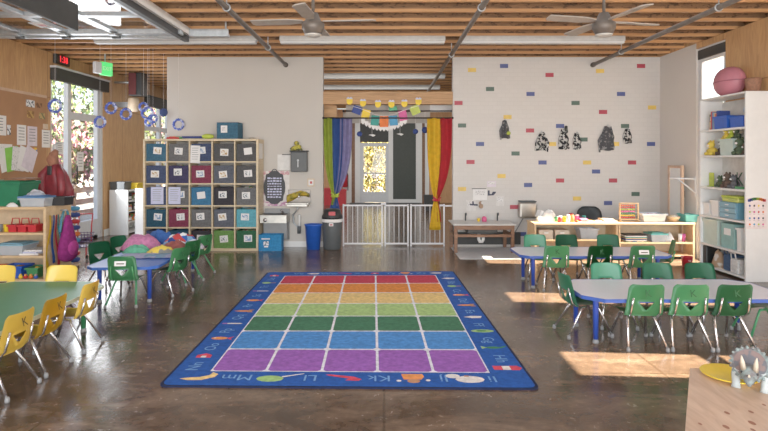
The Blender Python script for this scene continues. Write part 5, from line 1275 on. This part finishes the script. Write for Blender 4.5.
# switch & bracket on right wall
b = MB(); b.box(-.006, 0, -.035, .035, -.05, .05, M['dgrey'], .002); b.box(-.012, -.006, -.008, .008, -.012, .012, M['black']); tag(b.build('light_switch', None, (RW, X_(0, 0) + RW * F / (683.5 - CX), Z_(194, RW * F / 299.5))), 'small dark switch on the white side wall', 'switch')
t = thing('shelf_bracket', 'white hinged bracket arm on the white side wall beside the tall shelf', 'bracket', (RW, 7.97, 1.13))
b = MB(); b.tube([(0, 0, 0), (-.32, .1, .01)], .012, M['alu'], 6); b.tube([(0, 0, -.2), (-.22, .07, .0)], .01, M['alu'], 6); b.box(-.012, 0, -.02, .02, -.25, .04, M['alu'], .003); b.build('arm', t)
t = thing('easel', 'slim wooden framed easel leaning at the white side wall', 'easel', (RW - .1, 8.32, 0), 0)
b = MB(); T = Matrix.Rotation(-.06, 4, 'Y')
b.box(-.02, .02, -.2, -.16, .45, 1.32, M['palewood'], .004); b.box(-.02, .02, .16, .2, .45, 1.32, M['palewood'], .004); b.box(-.02, .02, -.16, .16, 1.28, 1.32, M['palewood'], .004)
b.box(-.02, .02, -.2, -.16, 0, .45, M['palewood'], .004); b.box(-.02, .02, .16, .2, 0, .45, M['palewood'], .004); b.build('frame', t)
b = MB(); b.box(-.006, .006, -.16, .16, .55, 1.28, M['white']); b.build('board', t)

# ------------------------------------------------------------------ TALL WHITE SHELF ON THE RIGHT
HX, HY0, HY1, HT = 4.15, 6.40, 7.34, 2.17
t = thing('tall_shelf', 'tall white open shelf unit against the plywood side wall', 'shelf', (0, 0, 0))
b = MB(); b.box(HX, RW - .004, HY0, HY0 + .025, 0, HT, M['white'], .003); b.build('side_panel', t)
b = MB(); b.box(HX, RW - .004, HY1 - .025, HY1, 0, HT, M['white'], .003); b.build('side_panel', t)
b = MB(); b.box(RW - .014, RW - .004, HY0 + .025, HY1 - .025, .0, HT - .02, mat('pale_grey_back', rgb(206, 204, 200), .6)); b.build('back_panel', t)
HS = [.05, .325, .69, 1.056, 1.457, 1.785]
for z in HS:
    b = MB(); b.box(HX, RW - .014, HY0 + .025, HY1 - .025, z - .022, z, M['white']); b.build('shelf_board', t)
b = MB(); b.box(HX, RW - .004, HY0 + .0, HY1, HT, HT + .022, M['white'], .003); b.build('top_board', t)
def hy(px, x=HX + .04): return x * F / (px - CX)
HG = 'things on the tall white shelf'
def hbox(px0, px1, lev, h, m, label, cat, name='storage_bin', dep=.2, off=.03, lid=None, z=None, fill=None, taper=.95):
    ya, yb = hy(px1, HX + off), hy(px0, HX + off); 
    return tub(name, label, cat, (HX + off + dep / 2, (ya + yb) / 2, (HS[lev] if z is None else z) + .0003), dep, (yb - ya) - .026, h, m, taper, 0, lid, None, True, fill)
# compartment 1 (top)
for i in range(6):
    y = 7.19 - i * .03
    b = MB(); hh = .2 + .012 * ((i * 3) % 4); b.box(0, .16, -.012, .012, 0, hh, [M['books'], M['red'], M['cyan'], M['maple'], M['orange'], M['navy']][i], .002); b.box(.005, .163, -.009, .009, .005, hh - .005, M['paper'])
    tag(b.build('picture_book', None, (HX + .05, y, HS[5] + .0003)), '%s spined book standing on the top compartment of the tall white shelf' % ['mottled', 'red', 'sky blue', 'tan', 'orange', 'navy'][i], 'book', 'books on the tall white shelf')
hbox(713, 727.5, 5, .16, M['blue'], 'blue bin beside the books on the top compartment', 'storage bin', fill=M['books'])
hbox(729, 744, 5, .13, M['blue'], 'blue bin nearest the shelf end on the top compartment', 'storage bin', fill=M['charcoal'])
b = MB(); b.ball((0, 0, .05), (.05, .06, .05), mat('pale_blue_ball', rgb(170, 190, 214), .5)); tag(b.build('toy_ball', None, (HX + .16, hy(738), HS[5] + .16)), 'pale blue ball lying in the blue bin on the top compartment', 'ball')
# on top
t = thing('pouffe', 'faded pink round pouffe lying on top of the tall white shelf', 'pouffe', (4.32, 6.98, HT + .022))
b = MB(); n = 24
prof = []
for i in range(13):
    a = -PI / 2 + PI * i / 12; prof.append((max(.01, .24 * math.cos(a) ** .8 if math.cos(a) > 0 else .01), .185 + .185 * math.sin(a)))
b.lathe(prof, mat('faded_pink_vinyl', rgb(196, 112, 128), .5, 0, .12, 5), n, sx=.62); b.build('cushion', t)
b = MB(); b.torus((0, 0, .185), .24, .006, mat('dark_pink_piping', rgb(150, 70, 90), .5), 28, 6, 'z', .62, 1); b.build('piping', t)
b = MB(); b.lathe([(.07, 0), (.09, .16), (.08, .17), (.06, .01)], mat('wicker_brown', rgb(150, 100, 74), .8, 0, .3, 40), 16); tag(b.build('wicker_basket', None, (4.34, 6.56, HT + .0222)), 'small brown basket on the shelf top beside the pink pouffe', 'basket')
# compartment 2
hbox(718.5, 733, 4, .2, M['frost'], 'frosted pale green bin on the second compartment', 'storage bin', taper=.9)
def plush(px, lev, m, label, s=1.0, name='plush_toy', x=HX + .09, z=None, cat='plush toy'):
    t = thing(name, label, cat, (x, hy(px), (HS[lev] if z is None else z) + .0003), 0, 'soft toys on the tall white shelf')
    b = MB(); b.ball((0, 0, .05 * s), (.05 * s, .06 * s, .05 * s), m, 14, 10); b.build('body', t)
    b = MB(); b.ball((-.02 * s, 0, .125 * s), (.04 * s, .042 * s, .04 * s), m, 14, 10)
    for q in (-1, 1): b.ball((-.01 * s, q * .03 * s, .165 * s), (.012 * s, .014 * s, .016 * s), m, 8, 6)
    b.ball((-.055 * s, 0, .118 * s), (.014 * s, .018 * s, .012 * s), M['paper'], 8, 6); b.build('head', t)
    for q in (-1, 1):
        b = MB(); b.tube([(0, q * .04 * s, .08 * s), (-.03 * s, q * .07 * s, .05 * s)], [.018 * s, .014 * s], m, 8); b.build('arm', t)
        b = MB(); b.tube([(-.02 * s, q * .03 * s, .03 * s), (-.07 * s, q * .045 * s, .018 * s)], [.022 * s, .018 * s], m, 8); b.build('leg', t)
dkg = mat('dark_green_plush', rgb(66, 84, 58), .9); brn = mat('brown_plush', rgb(84, 66, 56), .9); ylw = mat('yellow_plush', rgb(222, 190, 60), .9)
plush(709, 4, ylw, 'yellow soft toy at the far side of the second compartment', 1.1)
plush(714.5, 4, brn, 'dark brown soft toy behind the yellow one on the second compartment', 1.25, x=HX + .17)
plush(737.5, 4, dkg, 'dark green soft toy at the near side of the second compartment', 1.2)
plush(742.0, 4, brn, 'dark brown soft toy at the near edge of the second compartment', .8)
for px, m, cn in ((721, ylw, 'yellow'), (726, M['lime'], 'lime'), (731, dkg, 'dark green')):
    plush(px, 4, m, '%s soft toy sitting in the frosted bin' % cn, .8, z=HS[4] + .19, x=HX + .12)
# compartment 3
t = thing('toy_letter', 'green block letter K standing on the third compartment', 'letter', (HX + .06, hy(738), HS[3] + .11))
b = MB(); b.text('K', .23, M['green'], Matrix.Translation((0, 0, .0)) @ Matrix.Rotation(-PI / 2, 4, 'Z') @ FRONT)
fs = list(b.bm.faces); bmesh.ops.solidify(b.bm, geom=fs, thickness=.03); b.build('block', t)
b = MB(); b.box(-.02, .03, -.06, .06, -.1097, -.08, M['green'], .003); b.build('base', t)
plush(725, 3, brn, 'dark brown toy in the middle of the third compartment', 1.1)
plush(731, 3, mat('grey_plush', rgb(92, 92, 96), .9), 'grey toy beside the green letter on the third compartment', .95)
plush(717, 3, dkg, 'dark green toy at the far part of the third compartment', .85)
b = MB(); b.box(-.005, .005, -.05, .05, 0, .18, M['lime'], .002); b.box(-.03, .03, -.05, .05, 0, .008, M['lime']); tag(b.build('card_stand', None, (HX + .1, hy(707), HS[3] + .0003)), 'lime card standing at the far end of the third compartment', 'card')
# compartment 4
hbox(702, 709.5, 2, .16, M['white'], 'white box at the far end of the fourth compartment', 'storage bin')
hbox(710.5, 718.5, 2, .2, M['paper'], 'white taller box second on the fourth compartment', 'storage bin')
t = thing('drawer_box', 'blue translucent drawer box on the fourth compartment', 'drawer box', (HX + .03, (hy(738) + hy(720)) / 2, HS[2] + .0003))
dw = (hy(720) - hy(738)) / 2 - .01
b = MB(); b.box(0, .2, -dw, dw, 0, .2, mat('translucent_blue', rgb(86, 142, 168), .3), .006); b.build('case', t)
for i in range(3):
    b = MB(); b.box(-.012, 0, -dw + .01, dw - .01, .01 + i * .064, .064 + i * .064, mat('translucent_blue_front', rgb(110, 164, 188), .3), .004); dr = b.build('drawer', t)
    b = MB(); b.box(-.02, -.012, -.03, .03, .035 + i * .064, .045 + i * .064, M['paper']); b.build('handle', dr)
t = thing('shallow_tub', 'lime lidded shallow tub on the blue drawer box', 'storage tub', (HX + .13, (hy(738) + hy(722)) / 2, HS[2] + .2005))
b = MB(); b.box(-.09, .09, -dw * .95, dw * .95, 0, .05, mk_clear('clear_lime', rgb(190, 206, 90), .9), .008); b.build('tub_body', t)
b = MB(); b.box(-.1, .1, -dw, dw, .05, .075, M['lime'], .008); b.build('lid', t)
# compartment 5
hbox(700.5, 718, 1, .3, M['frost'], 'large pale green translucent bin on the fifth compartment', 'storage bin', lid=M['frost'])
t = thing('file_box', 'teal upright file box on the fifth compartment', 'file box', (HX + .04, (hy(734) + hy(721)) / 2, HS[1] + .0003)); dw = (hy(721) - hy(734)) / 2
b = MB(); b.box(0, .2, -dw, dw, 0, .3, mat('pale_teal_card', rgb(128, 178, 176), .6), .004); b.build('case', t)
b = MB(); b.box(-.003, 0, -dw * .5, dw * .5, .16, .24, M['paper']); b.build('label_card', t)
hbox(736, 741.5, 1, .27, M['white'], 'white narrow box at the near end of the fifth compartment', 'storage bin')
# compartment 6
t = thing('black_case', 'black tall case at the far bottom of the tall white shelf', 'case', (HX + .03, hy(703.5), HS[0] + .0003))
b = MB(); b.box(0, .2, -.07, .07, 0, .24, M['black'], .02); b.build('body', t); b = MB(); b.tube([(.1, -.04, .24), (.1, -.03, .258), (.1, .03, .258), (.1, .04, .24)], .006, M['black'], 6); b.build('handle', t)
heap(716, 0, 1, .09, .12, .19, mk_two('tan_bag_cloth', rgb(170, 136, 106), rgb(206, 196, 186), 7), 'tan cloth bag slumped in the bottom compartment', 51, 'bag', 'cloth_bag', HS[0] + .0003, None).location = (HX + .1, hy(715.5), HS[0] + .0003)
t = thing('tote_bag', 'blue fabric bag in the bottom compartment beside the white tote', 'bag', (HX + .03, hy(727.5), HS[0] + .0003))
b = MB(); b.box(0, .18, -.08, .08, 0, .2, fabric('navy_tote', rgb(62, 88, 124)), .02); b.build('body', t)
b = MB(); b.tube([(0, -.04, .19), (-.01, -.03, .24), (-.01, .03, .24), (0, .04, .19)], .006, fabric('navy_tote', rgb(62, 88, 124)), 6); b.build('handle', t)
t = thing('tote_bag', 'white tote bag with handle at the near end of the bottom compartment', 'bag', (HX + .02, hy(735.5), HS[0] + .0003))
b = MB(); b.box(0, .18, -.075, .075, 0, .17, fabric('white_tote', rgb(216, 214, 212)), .015); b.build('body', t)
b = MB(); b.tube([(0, -.045, .165), (-.01, -.04, .24), (-.01, .04, .24), (0, .045, .165)], .007, fabric('white_tote', rgb(216, 214, 212)), 6); b.build('handle', t)
# poster on the side panel
t = thing('poster', 'chart of small coloured figures on the white shelf side', 'poster', ((X_(744.5, HY0) + X_(766, HY0)) / 2 + .012, HY0 - .0005, Z_(213.5, HY0)))
w, h = .118, .178
b = MB(); b.box(-w, w, -.003, 0, -h, h, mat('pale_chart_paper', rgb(232, 216, 214), .7)); cs = [M['navy'], M['green'], M['lime'], M['orange'], M['red']]
for i in range(9):
    q = i / 8; b.prism([(-w * .7 + 1.45 * w * q - .018, h * .84 + .02 * math.sin(PI * q) - .015), (-w * .7 + 1.45 * w * q + .018, h * .84 + .02 * math.sin(PI * q) - .015), (-w * .7 + 1.45 * w * q + .018, h * .84 + .02 * math.sin(PI * q) + .015), (-w * .7 + 1.45 * w * q - .018, h * .84 + .02 * math.sin(PI * q) + .015)], -.005, -.003, cs[min(4, i * 5 // 9)], 'xz')
cc = [M['navy'], M['pink'], M['orange'], M['lime'], M['tealc'], M['charcoal'], M['cyan'], M['red'], M['pink'], M['orange'], M['yel'], M['navy'], M['green'], M['red'], M['cyan'], M['charcoal']]
for i in range(4):
    for j in range(4):
        x = -w * .65 + i * w * .43; z = h * .5 - j * h * .4
        b.ball((x, -.004, z), (.011, .003, .013), cc[(i * 5 + j * 3) % 16], 8, 6); b.box(x - .01, x + .01, -.004, -.003, z - .028, z - .024, M['grey'])
b.build('sheet', t)

# ------------------------------------------------------------------ FOREGROUND HEXAGONAL TABLE
HZ = .45
t = thing('hexagonal_table', 'pale wooden table corner at the lower right edge', 'table', (0, 0, 0))
A = Vector((.95 and (690 - CX) * (H - HZ) / 208, (H - HZ) * F / 208)); s_ = .72
hexp = [A, A + Vector((s_, 0.0)), A + Vector((s_ * 1.5, -s_ * .866)), A + Vector((s_, -s_ * 1.732)), A + Vector((0, -s_ * 1.732)), A + Vector((-s_ * .52, -s_ * .9))]
hc = A + Vector((s_ / 2, -s_ * .866))
for k in (0, 1, 3, 4):
    p = hexp[k] + (hc - hexp[k]) * .18
    b = MB(); b.tube([(p.x, p.y, 0), (p.x, p.y, HZ - .035)], [.022, .026], M['palewood'], 12); b.build('leg', t)
b = MB(); b.prism([(p.x, p.y) for p in hexp], HZ - .035, HZ, M['palewood'])
for i, (px, py, r) in enumerate(((727, 413, .014), (726, 427, .016), (751, 412, .013), (752, 423, .018), (753, 430, .012), (700, 424, .01), (764, 405, .01))):
    Y = (H - HZ) * F / (py - CY); b.flat([(X_(px, Y) + r * math.cos(a * PI / 5) * .6, Y + r * math.sin(a * PI / 5)) for a in range(10)], HZ + .0006, mat('wood_knot', rgb(150, 92, 66), .6))
b.build('tabletop', t)
Yp = (H - HZ) * F / (377 - CY)
t = thing('plate', 'bright yellow round plate on the pale wooden table corner', 'plate', (X_(730, Yp), Yp, HZ + .0007))
b = MB(); b.lathe([(.07, 0), (.075, .003), (.115, .014), (.117, .017), (.112, .018), (.07, .007), (.001, .006)], mat('yellow_plate', rgb(246, 206, 30), .35), 36); b.build('dish', t)
# triceratops toy facing the camera
Yt = 2.32
t = thing('dinosaur_toy', 'grey green horned dinosaur toy standing beside the yellow plate', 'toy', (X_(750.5, Yt), Yt, HZ + .0008), -.62)
dm = mk_two('mottled_dinosaur_skin', rgb(124, 140, 138), rgb(98, 90, 90), 28, .4, .65, .6); pale = mat('pale_dinosaur_belly', rgb(176, 184, 182), .6); horn = mat('ivory_horn', rgb(206, 192, 168), .5)
b = MB()
# torso and tail: skinned chain going back from the head
vs = []; na = 16
chain = [(0, -.03, .085, .034, .036), (0, .0, .088, .046, .048), (0, .05, .09, .055, .056), (0, .11, .088, .05, .05), (0, .16, .078, .03, .03), (0, .22, .06, .015, .015), (0, .28, .045, .006, .006)]
for x, y, z, rx, rz_ in chain:
    for k in range(na):
        a = 2 * PI * k / na; vs.append((x + rx * math.cos(a), y, z + rz_ * math.sin(a)))
fs = [(i * na + k, i * na + (k + 1) % na, (i + 1) * na + (k + 1) % na, (i + 1) * na + k) for i in range(len(chain) - 1) for k in range(na)] + [tuple(range(na)), tuple((len(chain) - 1) * na + k for k in range(na))]
b.add(vs, fs, dm, True)
# head on the front of the neck
b.ball((0, -.07, .085), (.034, .045, .034), dm, 16, 12)
b.tube([(0, -.085, .08), (0, -.118, .066), (0, -.132, .052)], [.026, .018, .006], dm, 12)
b.build('body', t)
b = MB(); nf = 22; out = []
for k in range(nf * 2):
    a = 2 * PI * k / (nf * 2); r = .073 if k % 2 == 0 else .064
    out.append((r * 1.02 * math.cos(a), .112 + r * math.sin(a)))
T = Matrix.Translation((0, -.045, 0)) @ Matrix.Rotation(-.15, 4, 'X')
b.prism(out, -.005, .006, dm, 'xz', T); b.prism([(.058 * math.cos(2 * PI * k / 24), .112 + .056 * math.sin(2 * PI * k / 24)) for k in range(24)], -.008, -.004, mk_two('frill_centre', rgb(92, 92, 98), rgb(124, 102, 98), 22), 'xz', T); fr = b.build('frill', t)
b = MB()
for k in range(nf):
    a = 2 * PI * k / nf; b.ball((.07 * math.cos(a), -.04, .112 + .068 * math.sin(a)), (.0065, .005, .0065), dm, 7, 5)
b.build('spikes', fr)
for s in (-1, 1):
    b = MB(); b.tube([(s * .02, -.09, .105), (s * .023, -.115, .14), (s * .026, -.12, .165)], [.011, .008, .002], horn, 10); b.build('horn', t)
    b = MB(); b.ball((s * .026, -.096, .092), (.005, .005, .005), M['black'], 8, 6); b.build('eye', t)
b = MB(); b.tube([(0, -.112, .078), (0, -.128, .095)], [.008, .002], horn, 8); b.build('horn', t)
for sx in (-1, 1):
    for y, ky in ((-.02, .01), (.12, -.012)):
        b = MB(); b.tube([(sx * .04, y, .085), (sx * .052, y + ky, .05), (sx * .05, y, .02), (sx * .05, y - .006, 0)], [.024, .017, .015, .018], pale if y < 0 else dm, 10); b.build('leg', t)

# ------------------------------------------------------------------ OUTDOORS
def tree(x, y, h, r, m, label, seed, n=1500, rz=None, group='trees outside the doors'):
    random.seed(seed)
    t = thing('tree', label, 'tree', (x, y, -.12), 0, group)
    b = MB(); b.tube([(0, 0, 0), (.05, .02, h * .35), (-.03, .05, h * .7)], [.12, .09, .04], M['bark'], 8)
    for k in range(5):
        a = k * 1.3; b.tube([(0.02, .03, h * (.35 + .06 * k)), (r * .5 * math.cos(a), r * .5 * math.sin(a), h * (.55 + .07 * k))], [.05, .015], M['bark'], 6)
    b.build('trunk', t)
    vs = []; fs = []
    rz = rz or h * .42
    for i in range(n):
        v = Vector((random.gauss(0, 1), random.gauss(0, 1), random.gauss(0, 1))); v.normalize(); q = random.uniform(.45, 1) 
        c = Vector((v.x * r * q, v.y * r * q, h * .62 + v.z * rz * q))
        s = random.uniform(.05, .11)
        R = Euler((random.uniform(0, 6), random.uniform(0, 6), random.uniform(0, 6))).to_matrix()
        k = len(vs)
        for p in ((-s, 0, 0), (0, -s * .5, 0), (s, 0, 0), (0, s * .5, 0)): vs.append(c + R @ Vector(p))
        fs.append((k, k + 1, k + 2, k + 3))
    b = MB(); b.add(vs, fs, m); b.build('foliage', t)
tree(-9.3, 16.6, 4.6, 1.5, M['leaf'], 'leafy green tree seen through the tall glass door', 1, 1700)
tree(-7.7, 13.7, 2.7, .9, M['blossom'], 'pink flowering shrub tree seen low through the tall glass door', 2, 900)
tree(-7.9, 19.6, 4.6, 1.6, M['leaf'], 'leafy green tree seen through the farther glass door', 3, 1200)
tree(-9.6, 23.6, 4.2, 1.6, M['blossom'], 'pale pink tree seen through the farther glass door', 5, 1000)
tree(-.4, 20.4, 2.3, 1.7, M['leafy'], 'yellow green tree outside the far glass door', 4, 3600, 1.6)
t = thing('porch_fence', 'weathered low wooden fence outside the tall glass door', 'fence', (-6.7, 0, -.12))
for y in (9.2, 10.6, 12.0, 13.4, 14.8, 16.2):
    b = MB(); b.box(-.05, .05, y - .05, y + .05, 0, 1.0, M['fencewood'], .005); b.build('post', t)
for z in (.3, .55, .8):
    b = MB(); b.box(.05, .08, 9.0, 16.4, z, z + .12, M['fencewood'], .004); b.build('rail', t)

# ------------------------------------------------------------------ LIGHT, SKY, CAMERA
w = bpy.data.worlds.new('sky'); SC.world = w; w.use_nodes = True
nt = w.node_tree; nt.nodes.clear()
wo = nt.nodes.new('ShaderNodeOutputWorld'); bg = nt.nodes.new('ShaderNodeBackground'); sk = nt.nodes.new('ShaderNodeTexSky')
sk.sky_type = 'NISHITA'; sk.sun_disc = False; sk.sun_elevation = math.radians(42); sk.sun_rotation = math.radians(90); sk.air_density = 1.2; sk.dust_density = 3
bg.inputs[1].default_value = .6
nt.links.new(sk.outputs[0], bg.inputs[0]); nt.links.new(bg.outputs[0], wo.inputs[0])
def lamp(name, typ, loc, energy, col=(1, 1, 1), **kw):
    l = bpy.data.lights.new(name, typ); l.energy = energy; l.color = col
    for k, v in kw.items(): setattr(l, k, v)
    o = bpy.data.objects.new(name, l); COL.objects.link(o); o.location = loc; return o
sun = lamp('sun', 'SUN', (12, 5, 12), 75, (1, .87, .68), angle=.009)
sun.rotation_euler = Vector((-1, .07, -.89)).to_track_quat('-Z', 'Y').to_euler()
a = lamp('room_light', 'AREA', (-.3, 4.6, 3.02), 85, (.97, .985, 1), shape='RECTANGLE', size=7.5, size_y=6)  # unseen area lamp added under the ceiling as general fill
a = lamp('open_front_light', 'AREA', (0, -2.2, 1.5), 640, (.97, .985, 1), shape='RECTANGLE', size=8.5, size_y=2.8)  # unseen fill lamp added behind the camera, standing for open-door daylight
a.rotation_euler = (PI / 2 + .22, 0, 0)
a = lamp('far_room_light', 'AREA', (-.5, 14, 3.02), 190, (1, .98, .94), shape='RECTANGLE', size=7, size_y=7)  # unseen area lamp added to brighten the far room
a = lamp('side_door_light', 'AREA', (LW + .15, 9.4, 1.5), 110, (.94, .97, 1), shape='RECTANGLE', size=1.4, size_y=2.4)  # unseen lamp added inside the glass door to boost its daylight
a.rotation_euler = (0, -PI / 2, 0)

cam = bpy.data.cameras.new('camera'); co = bpy.data.objects.new('camera', cam); COL.objects.link(co)
cam.sensor_width = 36; cam.lens = F / 768 * 36; cam.clip_start = .05; cam.clip_end = 200
co.location = (0, 0, H); co.rotation_euler = (PI / 2, 0, 0)
cam.shift_y = -(215.5 - CY) / 768
SC.camera = co
SC.view_settings.view_transform = 'Standard'
SC.view_settings.look = 'None'
SC.view_settings.exposure = -0.2
SC.view_settings.gamma = 1.22
